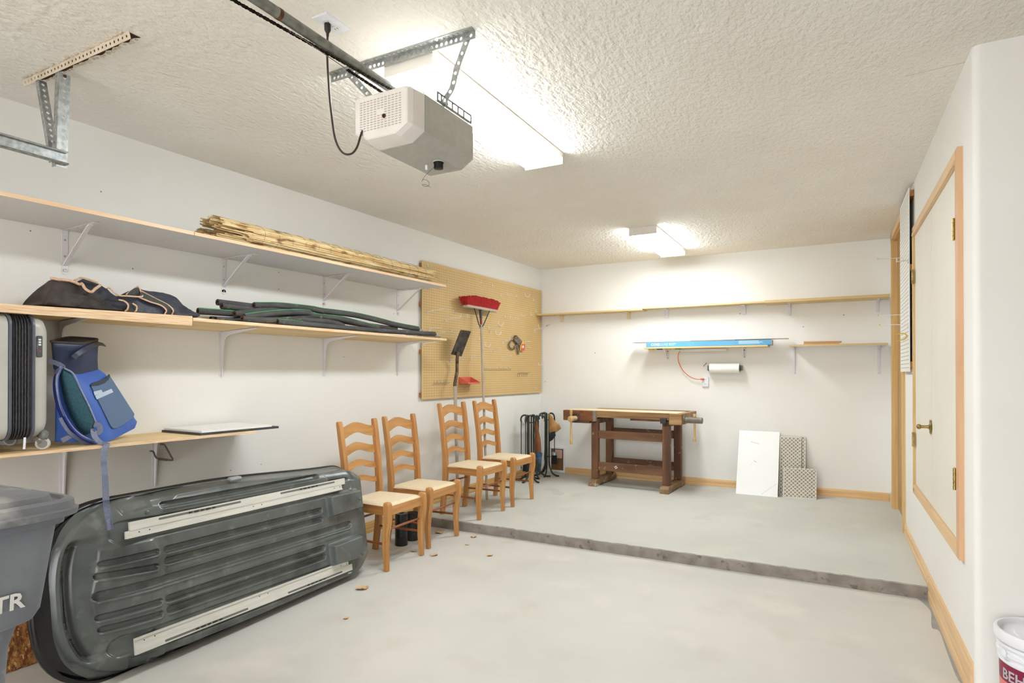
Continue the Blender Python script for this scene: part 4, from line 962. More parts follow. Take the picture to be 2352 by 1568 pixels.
def rq4(q, r, n=5):
    out = []
    for i in range(4):
        P, A, B = q[i], q[i - 1], q[(i + 1) % 4]; a = P.lerp(A, min(.45, r / (A - P).length)); b = P.lerp(B, min(.45, r / (B - P).length))
        for k in range(n + 1):
            t = k / n; out.append(a * (1 - t) ** 2 + P * 2 * t * (1 - t) + b * t * t)
    for p in out: p.z = max(p.z, zsh + .0005); p.x = max(p.x, xl(p.y) + .006)
    return out
pk = thing('cooler_backpack', 'blue waterproof cooler backpack with grey mesh pocket on the low shelf', 'backpack', (LV[0][1] + LV[0][3]) / 2 * 1.0)
pk.location.z = zsh
part('bag', MB().loft([rq4([p.lerp((LV[0][0] + LV[0][2]) / 2, .06) for p in LV[0]], .05)] + [rq4(q, .05) for q in LV[0:]]), BLUE, pk, 'blue tarpaulin bag body', smooth=60)
NK = [lev(((500, 640), .315), ((778, 700), .31), ((1010, 640), .195)), lev(((495, 560), .315), ((785, 600), .305), ((1005, 545), .20)), lev(((485, 450), .33), ((800, 485), .32), ((1008, 425), .20)), lev(((480, 385), .33), ((815, 415), .33), ((1020, 385), .195)), lev(((478, 372), .325), ((820, 392), .325), ((1000, 345), .195))]
nk = part('neck', MB().loft([rq4(q, .04) for q in NK]), NAVY, pk, 'dark navy roll neck', smooth=60)
top = [p + Vector((0, 0, .002)) for p in NK[-1]]
part('top_zip', MB().tube([p for p in rq4(top, .04)], .006, 6, closed=True), mat('brown_zip', rgb(74, 64, 58), rough=.6), nk)
st = [onl(*bk_(*q), o) for q, o in (((735, 530), .34), ((780, 490), .345), ((880, 430), .32), ((980, 390), .245), ((1045, 400), .20))]
part('buckle_strap', MB().tube(curve_pts(st, 5), 0, flat=(.026, .004), ref=(0, 0, 1)) if False else MB().tube(curve_pts(st, 5), 0, flat=(.004, .024), ref=(0, 0, 1)), mat('dark_strap', rgb(58, 66, 84), rough=.35), nk, 'dark closure strap')
def face(N0, R0, N1, R1, s, t, out):
    a = N0.lerp(R0, s); b = N1.lerp(R1, s); p = a.lerp(b, t); n_ = (R0 - N0).cross(N1 - N0).normalized(); n_ = n_ if n_.x > 0 else -n_
    return p + n_ * out
def sheet(N0, R0, N1, R1, s0, s1, t0, t1, out, th=.004, n=10, bow=.0):
    m = MB(); g = [[face(N0, R0, N1, R1, s0 + (s1 - s0) * i / n, t0 + (t1 - t0) * j / n, out + bow * math.sin(PI * i / n) * math.sin(PI * min(1, max(0, (j + .5) / (n + 1))))) for j in range(n + 1)] for i in range(n + 1)]
    m.v = [tuple(p) for c_ in g for p in c_]; m.f = [(i * (n + 1) + j, (i + 1) * (n + 1) + j, (i + 1) * (n + 1) + j + 1, i * (n + 1) + j + 1) for i in range(n) for j in range(n)]
    return m
Bn, Br, Tn, Tr = LV[1][1], LV[1][2], LV[4][1], LV[4][2]
pn_ = (Br - Bn).cross(Tn - Bn).normalized(); pn_ = pn_ if pn_.x > 0 else -pn_
def onpk(q, lift): r = Vector(ray(*bk_(*q))); c0 = Vector(C0); return c0 + r * ((Bn + pn_ * lift - c0).dot(pn_) / r.dot(pn_))
pocket = part('mesh_pocket', MB().prism([onpk(q, .007) for q in ((915, 815), (980, 808), (1045, 785), (1085, 750), (1102, 712), (1345, 1090), (1338, 1125), (1300, 1155), (1170, 1232), (1135, 1235), (1110, 1210))], -pn_ * .006), MESH, pk, 'grey blue mesh pocket')
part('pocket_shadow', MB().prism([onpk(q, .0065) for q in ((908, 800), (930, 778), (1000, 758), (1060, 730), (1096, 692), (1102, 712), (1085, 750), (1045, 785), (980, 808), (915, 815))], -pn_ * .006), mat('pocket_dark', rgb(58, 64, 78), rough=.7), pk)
for q in (((938, 868), (1015, 848), (1030, 878), (948, 905)), ((952, 908), (1115, 838), (1135, 872), (970, 945))):
    part('reflector_patch', MB().prism([onpk(p, .0085) for p in q], -pn_ * .002), mat('pale_patch', rgb(186, 200, 216), rough=.5), pocket)
# shoulder strap with padded back panel
pad = [onl(*bk_(*q), .345) for q in ((625, 640), (720, 690), (790, 830), (880, 1010), (950, 1170), (930, 1270), (860, 1300), (790, 1230), (720, 1110), (660, 960), (625, 800), (605, 690))]
pc = sum(pad, Vector()) / len(pad)
part('back_pad', MB().loft([[p + Vector((-.02, 0, 0)) for p in pad], pad, [p.lerp(pc, .12) + Vector((.012, -.004, 0)) for p in pad], [p.lerp(pc, .5) + Vector((.02, -.006, 0)) for p in pad]]), TEAL, pk, 'teal padded panel', smooth=60)
pp = [onl(*bk_(*q), .352) for q in ((640, 632), (735, 690), (800, 830), (890, 1010), (962, 1180))]
part('piping', MB().tube(curve_pts(pp, 5), .0045, 6), PIPE, pk)
sp = [onl(*bk_(*q), o) for q, o in (((600, 640), .34), ((562, 730), .36), ((560, 860), .375), ((600, 1040), .385), ((680, 1200), .39), ((780, 1310), .39), ((900, 1375), .375), ((960, 1388), .36))]
part('shoulder_strap', MB().tube(curve_pts(sp, 6), 0, flat=(.006, .032), ref=(1, 0, 0)), mat('bright_blue_strap', rgb(36, 56, 140), rough=.5), pk, 'blue shoulder strap')
part('strap_piping', MB().tube([p + Vector((.010, -.001, .012)) for p in curve_pts(sp, 6)], .005, 6), PIPE, pk)
w1_ = [onl(*bk_(*q), o) for q, o in (((492, 560), .33), ((570, 585), .345), ((630, 620), .35), ((590, 640), .36), ((560, 690), .365))]
part('webbing', MB().tube(curve_pts(w1_, 5), 0, flat=(.003, .022), ref=(0, 0, 1)), WEB, pk)
w2 = [onl(*bk_(*q), o) for q, o in (((600, 1130), .395), ((640, 1200), .395), ((690, 1270), .395), ((770, 1330), .385), ((840, 1380), .37), ((930, 1395), .365))]
part('webbing', MB().tube(curve_pts(w2, 5), 0, flat=(.003, .016), ref=(0, 0, 1)), WEB, pk)
bkl = onl(*bk_(670, 1330), .385); part('buckle', MB().box(bkl, (.008, .055, .026), Matrix.Rotation(.5, 3, 'X'), bev=.003), WEB, pk)
# long loose strap hanging over the shelf edge down in front of the cargo box
ht = [onl(*bk_(*q), o) for q, o in (((940, 1195), .36), ((990, 1205), .365), ((1000, 1260), .37), ((960, 1290), .375), ((935, 1250), .38), ((950, 1320), .40), ((1010, 1380), .43), ((1070, 1395), .462), ((1045, 1445), .470), ((1040, 1500), .472))]
def onbox(x, y, lift):
    u, v = buv(x, y); i = np.abs(us - u).argmin(); j = np.abs(V[i] - v).argmin(); return bxyz(u, v, max(float(h[i, j]), -.03) + lift)
ht += [onl(238, 1055, .474), onl(241, 1090, .50), onbox(246, 1138, .02), onbox(250, 1160, .012), onbox(258, 1216, .012)]
part('hanging_strap', MB().tube(curve_pts(ht, 5), 0, flat=(.003, .026), ref=(0, -.4, 1)), WEB, pk, 'long loose grey strap')
part('strap_end', MB().tube([ht[-1] + (ht[-2] - ht[-1]) * .45 + bN * .003, ht[-1] + bN * .003], 0, flat=(.004, .028), ref=(0, -.4, 1)), WEB, pk)

# ------------------------------------------------------------------ black canvas bag on the plywood shelf
cb_ = lambda x, y: (80 + x / 5.88, 620 + y / 5.88)
CANV = mat('brown_black_canvas', rgb(54, 48, 46), rgb(76, 68, 64), rough=.85, scale=9, detail=7, bump=.5, bscale=18, bdist=.03, c3=rgb(34, 30, 30), scale3=6, lo3=.5, hi3=.7)
CANN = mat('navy_canvas', rgb(46, 48, 58), rgb(64, 67, 80), rough=.55, scale=7, detail=6, bump=.5, bscale=16, bdist=.03)
TAN = mat('tan_piping', rgb(226, 190, 160), rgb(206, 166, 134), rough=.7, scale=60)
cbag = thing('canvas_bag', 'crumpled black canvas tool bag with tan piping on the plywood shelf', 'bag', lw(.3, 1.86, 1.722), AL)
def heap(top, bot, off0, m, nm, lab, depth=.24, seed=1):
    """cloth heap: photo points along the top ridge and along the shelf, front face at off0, back at off0-depth"""
    rr = random.Random(seed); loops = []
    for (tp, bp, o) in zip(top, bot, off0):
        B = onl(*cb_(*bp), o); T = onl(*cb_(*tp), o - depth * .35); zs = B.z; hgt = max(.015, T.z - zs)
        B.z = zs
        fr = [B + Vector((0, 0, 0)), B.lerp(T, .3) + Vector((.016 + rr.uniform(0, .014), 0, 0)), B.lerp(T, .62) + Vector((.014 + rr.uniform(-.012, .012), 0, 0)), B.lerp(T, .9) + Vector((.010, 0, .0)), T, T + Vector((-depth * .25, 0, -hgt * .12)), Vector((B.x - depth * .9, B.y, zs + hgt * .45)), Vector((B.x - depth, B.y, zs))]
        loops.append(fr)
    from mathutils import noise as nz
    cols = [curve_pts([l_[c] for l_ in loops], 5) for c in range(len(loops[0]))]; fine = []
    for s_ in range(len(cols[0])):
        l_ = [c[s_] for c in cols]; f_ = []
        for a in range(len(l_) - 1):
            for k in range(4):
                t = k / 4; f_.append(l_[a].lerp(l_[a + 1], t))
        f_.append(l_[-1]); g_ = []
        for k, p in enumerate(f_):
            q = f_[max(0, k - 2):k + 3]; sm = sum(q, Vector()) / len(q) if 0 < k < len(f_) - 1 else p
            w_ = 0 if k in (0, len(f_) - 1) else 1
            d_ = nz.noise(sm * 16 + Vector((seed, 0, 0))) * .012 + nz.noise(sm * 38) * .005
            g_.append(Vector((sm.x + d_ * w_, sm.y, max(l_[0].z, sm.z + d_ * w_ * .5))))
        fine.append(g_)
    return part(nm, MB().loft(fine), m, cbag, lab, smooth=80)
for_z = 0
heap([(110, 420), (150, 250), (215, 120), (345, 130), (520, 150), (640, 190), (760, 290), (900, 390), (1020, 455), (1150, 505)],
     [(95, 455), (120, 460), (200, 466), (330, 478), (500, 490), (640, 503), (760, 515), (900, 527), (1020, 537), (1150, 548)], [.37, .385, .39, .395, .40, .41, .41, .41, .405, .40], CANV, 'end_panel', 'brown black canvas end panel', .2)
heap([(560, 180), (640, 110), (740, 130), (860, 180), (960, 250), (1060, 330), (1150, 340), (1250, 290), (1390, 235), (1460, 255), (1640, 285), (1850, 330), (1960, 430), (2060, 520), (2150, 560), (2195, 590)],
     [(640, 503), (700, 508), (780, 516), (880, 525), (980, 533), (1080, 541), (1160, 547), (1260, 555), (1390, 566), (1480, 574), (1640, 588), (1850, 604), (1960, 613), (2060, 622), (2150, 632), (2192, 640)],
     [.30, .31, .32, .33, .35, .37, .38, .385, .39, .395, .40, .405, .405, .40, .39, .38], CANN, 'body', 'navy black canvas body', .24, 3)
def pipe(pts, o, r=.0042):
    P = [onl(*cb_(*q), oo) for q, oo in zip(pts, o if isinstance(o, list) else [o] * len(pts))]
    part('piping', MB().tube(curve_pts(P, 5), r, 6), TAN, cbag)
pipe([(212, 108), (330, 130), (370, 130), (500, 150), (600, 190), (640, 185), (680, 250), (760, 295), (820, 250), (885, 205)], [.335, .34, .345, .35, .36, .375, .405, .42, .40, .37], .007)
pipe([(530, 145), (620, 108), (720, 130), (850, 175)], [.30, .27, .27, .29], .006)
pipe([(1130, 400), (1210, 420), (1260, 470), (1250, 530), (1220, 555)], [.40, .41, .425, .42, .41])
pipe([(1320, 450), (1375, 490), (1370, 545), (1345, 562)], [.42, .425, .42, .41])
pipe([(1405, 365), (1560, 430), (1700, 475), (1775, 540), (1755, 596)], [.38, .40, .415, .425, .415])
pipe([(1440, 285), (1620, 380), (1790, 465), (1868, 540), (1850, 602)], [.36, .385, .41, .425, .415])
pipe([(975, 250), (1005, 240), (1080, 310), (1150, 345), (1240, 350), (1400, 360), (1455, 345), (1400, 232), (1360, 240), (1235, 330)], [.34, .34, .36, .37, .385, .39, .385, .35, .34, .36])
part('webbing_band', MB().loft([[onl(*cb_(*a), .412), onl(*cb_(*b), .412), onl(*cb_(*b), .406), onl(*cb_(*a), .406)] for a, b in (((1190, 410), (1320, 450)), ((1250, 460), (1368, 490)), ((1245, 520), (1365, 540)), ((1230, 556), (1350, 562)))]), mat('bag_webbing', rgb(70, 74, 70), rgb(44, 46, 46), rough=.7, scale=200), cbag)
part('webbing_band', MB().loft([[onl(*cb_(*a), o), onl(*cb_(*b), o), onl(*cb_(*b), o - .006), onl(*cb_(*a), o - .006)] for a, b, o in (((1410, 360), (1440, 290), .385), ((1570, 430), (1630, 385), .400), ((1710, 475), (1790, 465), .414), ((1775, 540), (1865, 540), .420), ((1758, 596), (1850, 602), .412))]), MATS['bag_webbing'], cbag)
part('flap', MB().prism([onl(*cb_(*q), .362) for q in ((1235, 330), (1360, 240), (1400, 235), (1452, 340), (1400, 358))], Vector((-.01, 0, 0))), MATS['bag_webbing'], cbag)
# ------------------------------------------------------------------ four ladder back chairs
HPINE = wood('honey_pine', rgb(206, 152, 92), rgb(168, 112, 58), 'z', .4, 8, knots=rgb(104, 56, 26), amt=.9)
HPINEY = wood('honey_pine_y', rgb(208, 156, 94), rgb(170, 114, 60), 'y', .4, 8, knots=rgb(104, 56, 26), amt=.9)
HPINEX = wood('honey_pine_x', rgb(196, 140, 80), rgb(160, 104, 52), 'x', .4, 8, knots=rgb(112, 62, 28), amt=.7)
RODW = wood('dark_rod', rgb(160, 92, 52), rgb(130, 70, 38), 'y', .45, 6)
RUSH = mat('rush_seat', rgb(238, 222, 192), rgb(226, 206, 172), rough=.8, scale=60, stretch=(1, 5, 1), bump=.25, bscale=160, bstretch=(1, .3, 1))
def sq(c, w_, d_, b=.005):   # chamfered square loop, x by y
    x, y, z = c; a, e = w_ / 2, d_ / 2
    return [(x + p, y + q, z) for p, q in ((-a + b, -e), (a - b, -e), (a, -e + b), (a, e - b), (a - b, e), (-a + b, e), (-a, e - b), (-a, -e + b))]
def make_chair(label):
    t = thing('dining_chair', label, 'chair', (0, 0, 0), 0, 'ladder back chairs along the left wall')
    P = lambda n, m, mt, lab=None, sm=40: part(n, m, mt, t, lab, local=True, smooth=sm)
    for s in (-1, 1):
        yf = s * .212; yr = s * .188
        lg = MB(); lg.loft([sq(c, w_ * 1.12, w_ * 1.12) for c, w_ in (((.214, yf, .003), .030), ((.212, yf, .06), .032), ((.206, yf, .16), .036), ((.210, yf, .27), .042), ((.222, yf, .36), .046), ((.224, yf, .43), .046), ((.222, yf, .478), .044), ((.219, yf, .490), .036), ((.217, yf, .494), .022))])
        l_ = P('leg', lg, HPINE); part('glide', MB().lathe([(.010, 0), (.010, .004)], (.214, yf, 0), (0, 0, 1), 10), PLAST, l_, local=True)
        rl = MB(); rl.loft([sq(c, w_ + .006, .042) for c, w_ in (((-.222, yr, .003), .036), ((-.21, yr, .10), .038), ((-.19, yr, .26), .044), ((-.182, yr, .42), .046), ((-.186, yr, .55), .044), ((-.204, yr * 1.02, .75), .040), ((-.232, yr * 1.05, .95), .036), ((-.246, yr * 1.06, 1.035), .032), ((-.247, yr * 1.06, 1.047), .026), ((-.247, yr * 1.06, 1.052), .012))])
        l2 = P('leg', rl, HPINE, 'tall rear leg and back post'); part('glide', MB().lathe([(.010, 0), (.010, .004)], (-.222, yr, 0), (0, 0, 1), 10), PLAST, l2, local=True)
        P('apron', MB().hexa([(-.165, yr - .011 * s - .009, .395), (.205, yf - .011 * s - .009, .395), (.205, yf - .011 * s + .009, .395), (-.165, yr - .011 * s + .009, .395), (-.165, yr - .011 * s - .009, .458), (.205, yf - .011 * s - .009, .458), (.205, yf - .011 * s + .009, .458), (-.165, yr - .011 * s + .009, .458)]), HPINEX)
        P('stretcher', MB().tube([(-.20, yr, .19), (.208, yf, .19)], [.008, .010], 10) , RODW)
    P('apron', MB().box((.222, 0, .427), (.018, .39, .064)), HPINEY); P('apron', MB().box((-.183, 0, .427), (.016, .34, .06)), HPINEY)
    P('stretcher', MB().tube([(.206, -.2, .292), (.206, 0, .292), (.206, .2, .292)], [.007, .0095, .007], 10), RODW)
    P('stretcher', MB().tube([(-.192, -.18, .30), (-.192, 0, .30), (-.192, .18, .30)], [.007, .0095, .007], 10), RODW)
    for z, hgt, arch in ((.915, .082, .040), (.782, .060, .036), (.660, .050, .036), (.548, .042, .034)):
        n = 14; loops = []
        for i in range(n + 1):
            q = -1 + 2 * i / n; y = q * .180; bow = -.022 * (1 - q * q); a = arch * (.5 + .5 * math.cos(PI * q)) * 1.0; zz = z + hgt / 2
            x = -.186 - max(0, (zz - .5)) * .115 + bow; sk = -.012
            loops.append([(x - .008, y, z + a), (x + .008, y, z + a), (x + .008 + sk, y, z + hgt + a * (.9 if hgt > .07 else 1)), (x - .008 + sk, y, z + hgt + a * (.9 if hgt > .07 else 1))])
        P('slat', MB().loft(loops), HPINEY, None, 50)
    # rush seat: four woven fields meeting at the middle
    n = 20; m = MB(); top = []
    for i in range(n + 1):
        for j in range(n + 1):
            u = -1 + 2 * i / n; v = -1 + 2 * j / n; x = .02 + u * .205; hw = .185 + (.205 - .185) * (u + 1) / 2
            e = max(abs(u), abs(v)); z = .476 + .006 * (1 - e) - .018 * max(0, (e - .86) / .14) ** 2 - .0035 * math.exp(-((abs(u) - abs(v)) / .05) ** 2) * (1 if e < .9 else 0)
            m.v.append((x, v * hw, z))
    m.f = [(i * (n + 1) + j, (i + 1) * (n + 1) + j, (i + 1) * (n + 1) + j + 1, i * (n + 1) + j + 1) for i in range(n) for j in range(n)]
    bd_ = [i * (n + 1) for i in range(n + 1)] + [n * (n + 1) + j for j in range(1, n + 1)] + [i * (n + 1) + n for i in range(n - 1, -1, -1)] + [j for j in range(n - 1, 0, -1)]
    o0 = len(m.v); cx_, cy_ = .02, 0
    for k in bd_:
        x, y, z = m.v[k]; m.v.append((cx_ + (x - cx_) * 1.012, y * 1.012, .452))
    nb = len(bd_); m.f += [(bd_[k], bd_[(k + 1) % nb], o0 + (k + 1) % nb, o0 + k) for k in range(nb)]
    P('seat', m, RUSH, 'cream woven rush seat', 60)
    return t
CL = ['ladder back pine chair with rush seat standing partly behind the cargo box', 'ladder back pine chair on the lower floor beside the concrete step', 'ladder back pine chair on the raised floor next to the step', 'ladder back pine chair on the raised floor beside the fireplace tools']
CP = [((-3.052, 3.586, 0), .02), ((-3.122, 4.185, 0), .02), ((-3.076, 4.925, STEP), -.03), ((-3.066, 5.54, STEP), -.01)]
ch = make_chair(CL[0]); ch.location = CP[0][0]; ch.rotation_euler = (0, 0, CP[0][1])
for (p, r_), l_ in zip(CP[1:], CL[1:]): dup(ch, p, r_, l_)

# ------------------------------------------------------------------ black rolls standing on the floor behind the chairs
rc = thing('plastic_roll', 'upright roll of glossy black plastic sheeting beneath the chairs', 'roll', onz(922, 1251, 0), 0)
c_ = Vector((rc.location.x, rc.location.y, 0))
GP = mat('glossy_black_film', rgb(16, 17, 16), rgb(34, 36, 32), rough=.22, scale=30, bump=.5, bscale=60, bdist=.006)
part('film', MB().lathe([(.022, .0), (.052, .001), (.053, .01), (.052, .12), (.053, .25), (.051, .262), (.046, .262), (.022, .262), (.022, 0)], c_, n=28, cap=False), GP, rc); part('core', MB().lathe([(.021, .002), (.021, .258), (.018, .258), (.018, .002)], c_, n=20, cap=False), HOLE, rc)
nc = onz(941, 1244, 0); nc = Vector((nc.x - .02, nc.y + .06, 0))
nt_ = thing('netting_roll', 'upright roll of black plastic netting behind the black sheeting roll', 'roll', nc)
NET = mat('black_net', rgb(22, 22, 22), rgb(66, 66, 60), rough=.6, scale=90, lo=.5, hi=.56)
part('net', MB().lathe([(.03, 0), (.05, .002), (.05, .22), (.047, .235), (.03, .235)], nc, n=24), NET, nt_)
rib = MB()
for i in range(26):
    for sg in (1, -1): rib.tube([(nc.x + .0515 * math.cos(2 * PI * i / 26 + sg * k * .16), nc.y + .0515 * math.sin(2 * PI * i / 26 + sg * k * .16), .004 + k * .0285) for k in range(9)], .0012, 4)
part('net_strands', rib, mat('net_strand', rgb(52, 52, 50), rough=.5), nt_)

# ------------------------------------------------------------------ dry leaves
LEAF = mat('dry_leaf', rgb(222, 192, 152), rgb(196, 160, 118), rough=.8, scale=40)
def leaf(px, z, sz, rot, label):
    p = onz(px[0], px[1], z); m = MB(); n = 8; L1 = []; rr = random.Random(int(px[0]))
    for i in range(n + 1):
        t = i / n; w_ = sz * .45 * math.sin(PI * min(1, t * .95 + .03)) ** .8; x = (t - .5) * sz; zz = .0015 + sz * .12 * math.sin(t * 3 + rr.random()) ** 2
        L1.append([(p.x + x * math.cos(rot) - y * math.sin(rot), p.y + x * math.sin(rot) + y * math.cos(rot), z + zz + e) for y, e in ((-w_, sz * .10 * rr.random()), (0, 0), (w_, sz * .12 * rr.random()))])
    m.loft(L1, cap=False, close=False); o0 = len(m.v); m.v += [(a, b, c - .0009) for a, b, c in list(m.v)]; m.f += [tuple(i + o0 for i in f[::-1]) for f in list(m.f)]
    return solo('dry_leaf', m, LEAF, label, 'leaf', 'dry leaves on the floor')
for px, z, sz, rot, lab in (((832, 1352), 0, .085, 1.1, 'large curled tan dry leaf lying beside the cargo box'), ((1009, 1224), 0, .07, .5, 'curled dry leaf on the lower floor under the second chair'), ((1088, 1233), 0, .06, 2.0, 'dry leaf lying at the foot of the concrete step'),
                            ((951, 1266), 0, .05, .2, 'small dry leaf between the chair legs'), ((997, 1275), 0, .07, 1.5, 'flat brown dry leaf in front of the chairs'), ((1125, 1276), 0, .05, .8, 'pale dry leaf on the open lower floor'),
                            ((1073, 1251), 0, .035, .3, 'tiny dry leaf fragment on the lower floor'), ((795, 1420), 0, .035, 1.0, 'tiny dark leaf fragment in front of the cargo box')):
    leaf(px, z, sz, rot, lab)
# ------------------------------------------------------------------ brown pegboard on the left wall with hooks and tools
PEG = mat('brown_hardboard', rgb(217, 186, 131), rgb(207, 174, 117), rough=.6, scale=1.2, detail=5)
PGY0, PGY1, PGZ0, PGZ1 = 4.832, 7.40, 1.157, 2.54
PO = .030      # front face distance from the wall
pb = thing('pegboard', 'large brown pegboard on battens beside the back corner', 'pegboard', lw(0, (PGY0 + PGY1) / 2, PGZ0), AL)
def pl(y0, y1, z0, z1, o0, o1): return MB().hexa([lw(o1, y0, z0), lw(o1, y1, z0), lw(o0, y1, z0), lw(o0, y0, z0), lw(o1, y0, z1), lw(o1, y1, z1), lw(o0, y1, z1), lw(o0, y0, z1)])
part('board', pl(PGY0, PGY1, PGZ0, PGZ1, PO - .006, PO), PEG, pb)
hm = MB(); py, pz = .0282, .0262
for i in range(1, int((PGY1 - PGY0) / py)):
    for j in range(1, int((PGZ1 - PGZ0) / pz)):
        y = PGY0 + .008 + i * py; z = PGZ0 + .004 + j * pz; x = xl(y) + PO + .0005
        hm.add([(x, y + .0042 * math.cos(a), z + .0042 * math.sin(a)) for a in (0, 1.047, 2.094, 3.1416, 4.189, 5.236)], [(0, 1, 2, 3, 4, 5)])
tag(part('peg_holes', hm, mat('peg_hole', rgb(108, 74, 36), rough=.9), pb, smooth=0), None, kind='stuff')
for z in (2.49, 2.10, 1.63, 1.20): part('batten', pl(PGY0 - .012, PGY1, z - .022, z + .022, 0.001, PO - .006), BAT, pb)
pc_ = lambda x, y: (940 + x / 4.48, 580 + y / 4.48)
HOOKM = mat('hook_zinc', rgb(232, 230, 224), rough=.4, metal=.1)
GH = {'small': 'small l-shaped wire hooks on the brown pegboard', 'long': 'long straight wire prongs on the brown pegboard', 'u': 'u-shaped wire hooks on the brown pegboard'}
def hook(kind, b, tip=None):
    B = onl(*pc_(*b), PO + .001)
    m = MB(); r_ = .0038
    if kind == 'small':
        tp = B + Vector((.0022, 0, .034)); pr_ = B + Vector((.05 * R.uniform(.6, 1.1), 0, .006))
        m.tube([tp, B + Vector((.0022, 0, .004)), B + Vector((.008, 0, 0)), pr_], r_, 6); lab = 'small wire hook on the brown pegboard'
    elif kind == 'u':
        m.tube(curve_pts([B + Vector((.0022, 0, .05)), B + Vector((.003, 0, .012)), B + Vector((.02, .012, -.006)), B + Vector((.045, .03, 0)), B + Vector((.055, .036, .03))], 5), r_, 6); lab = 'u-shaped wire hook on the brown pegboard'
    else:
        # a prong standing straight out from the board: its tip is where the photo's tip meets the same y
        T = ony(*pc_(*tip), B.y)
        if T.x - B.x < .03 or T.x - B.x > .30: T = B + Vector((.14, 0, .015))
        m.tube([B + Vector((.0022, 0, -.026)), B + Vector((.0022, 0, -.003)), B + Vector((.006, 0, 0)), T, T + Vector((.004, 0, .006))], r_, 6)
        m.tube([B + Vector((.0022, .022, -.026)), B + Vector((.0022, .022, -.002)), B + Vector((.0035, 0, 0))], r_, 6); lab = 'long wire prong standing out from the brown pegboard'
    return solo('peg_hook', m, HOOKM, lab, 'hook', GH[kind])
for q in ((390, 310), (732, 325), (855, 355), (938, 452), (1010, 440), (1100, 462), (1272, 502), (455, 622), (530, 660), (592, 672), (985, 678), (1040, 684), (1090, 692), (1152, 655), (1250, 646), (1300, 612), (815, 775), (712, 895), (1035, 895), (1225, 980), (1330, 1160), (1295, 1402), (190, 150)): hook('small', q)
for q in ((1190, 450), (1330, 775), (915, 742), (890, 838), (780, 962)): hook('u', q)
for a, b in (((185, 605), (350, 580)), ((370, 690), (525, 662)), ((290, 825), (440, 810)), ((150, 935), (280, 915)), ((830, 800), (940, 785)), ((955, 910), (1035, 905)), ((632, 1075), (745, 1055)), ((422, 1098), (545, 1080)), ((870, 1005), (925, 990)), ((955, 1085), (1050, 1060)), ((1190, 910), (1260, 915)), ((1290, 790), (1335, 780)), ((205, 782), (330, 775))): hook('long', a, b)
# a bar rack, a wire rack and a comb rack
def rack(q0, q1, n, label, up_=.03):
    A, B = onl(*pc_(*q0), PO + .014), onl(*pc_(*q1), PO + .014); B.z = A.z
    o = thing('tool_rack', label, 'rack', A, AL)
    part('rail', MB().tube([A, B], .0025, 6), STEEL, o)
    for i in range(n):
        p = A.lerp(B, (i + .5) / n); part('loop', MB().tube([p + Vector((-.012, 0, up_)), p + Vector((-.010, 0, 0)), p, p + Vector((.025, 0, .006)), p + Vector((.028, 0, .014))], .0018, 5), STEEL, o)
rack((755, 1200), (1050, 1199), 6, 'straight wire tool bar with tiny loops on the brown pegboard')
rack((250, 1345), (408, 1345), 5, 'low wire rack with upright ends on the brown pegboard')
rack((1115, 1240), (1228, 1248), 6, 'short comb rack of close loops on the brown pegboard', -.05)
# red orange tray
ORG = mat('coral_plastic', rgb(226, 112, 88), rgb(214, 98, 76), rough=.45)
TA, TB = onl(*pc_(510, 1350), PO + .001), onl(*pc_(632, 1350), PO + .001); TB.z = TA.z
ty = thing('plastic_tray', 'coral red plastic tray clipped to the brown pegboard', 'tray', TA.lerp(TB, .5), AL)
L_ = (TB - TA).length; dz = Vector((0, 0, 1)); ox = Vector((1, 0, 0)); dyy = (TB - TA).normalized()
part('back', MB().hexa([TA, TB, TB + ox * .003, TA + ox * .003] + [p + dz * .075 for p in (TA, TB, TB + ox * .003, TA + ox * .003)]), ORG, ty)
part('floor', MB().hexa([TA, TB, TB + ox * .12, TA + ox * .12] + [p + dz * .003 for p in (TA, TB, TB + ox * .12, TA + ox * .12)]), ORG, ty)
part('lip', MB().hexa([TA + ox * .118, TB + ox * .118, TB + ox * .121, TA + ox * .121] + [p + dz * .018 for p in (TA + ox * .118, TB + ox * .118, TB + ox * .121, TA + ox * .121)]), ORG, ty)
for e in (TA, TB): part('side', MB().prism([e + ox * .002, e + ox * .12, e + ox * .12 + dz * .018, e + ox * .002 + dz * .075], dyy * .003), ORG, ty)
# staple gun hanging on the board and a packet beside it
SG = [(1022, 960), (1085, 850), (1142, 915), (1135, 1045), (1115, 1045), (1105, 960), (1075, 1000)]
sgp = [onl(*pc_(*q), PO + .012) for q in SG]
sg_ = thing('staple_gun', 'metal staple gun hanging on the brown pegboard', 'staple gun', onl(*pc_(1085, 950), PO), AL)
CHR = mat('worn_chrome', rgb(150, 138, 124), rgb(96, 84, 74), rough=.35, metal=.7, scale=30)
def strip(qs, r_): part('frame', MB().tube([onl(*pc_(*q), PO + .02) for q in qs], 0, flat=(.02, .02)), CHR, sg_)
part('body', MB().prism([onl(*pc_(*q), PO + .008) for q in ((1060, 895), (1085, 850), (1145, 915), (1122, 962), (1092, 935))], Vector((.028, 0, 0))), CHR, sg_)
part('handle', MB().tube(curve_pts([onl(*pc_(*q), PO + .022) for q in ((1075, 880), (1040, 920), (1026, 960), (1045, 985), (1075, 992), (1095, 950))], 4), .010, 8), CHR, sg_, 'loop handle')
part('lever', MB().tube([onl(*pc_(*q), PO + .022) for q in ((1108, 945), (1112, 1000), (1124, 1044))], [.012, .010, .013], 8), CHR, sg_)
YEL = mat('yellow_card', rgb(226, 190, 70), rough=.6); REDC = mat('red_card', rgb(222, 88, 70), rough=.6)
pk2 = thing('parts_packet', 'small yellow and red packet hanging beside the staple gun', 'packet', onl(*pc_(1165, 960), PO), AL)
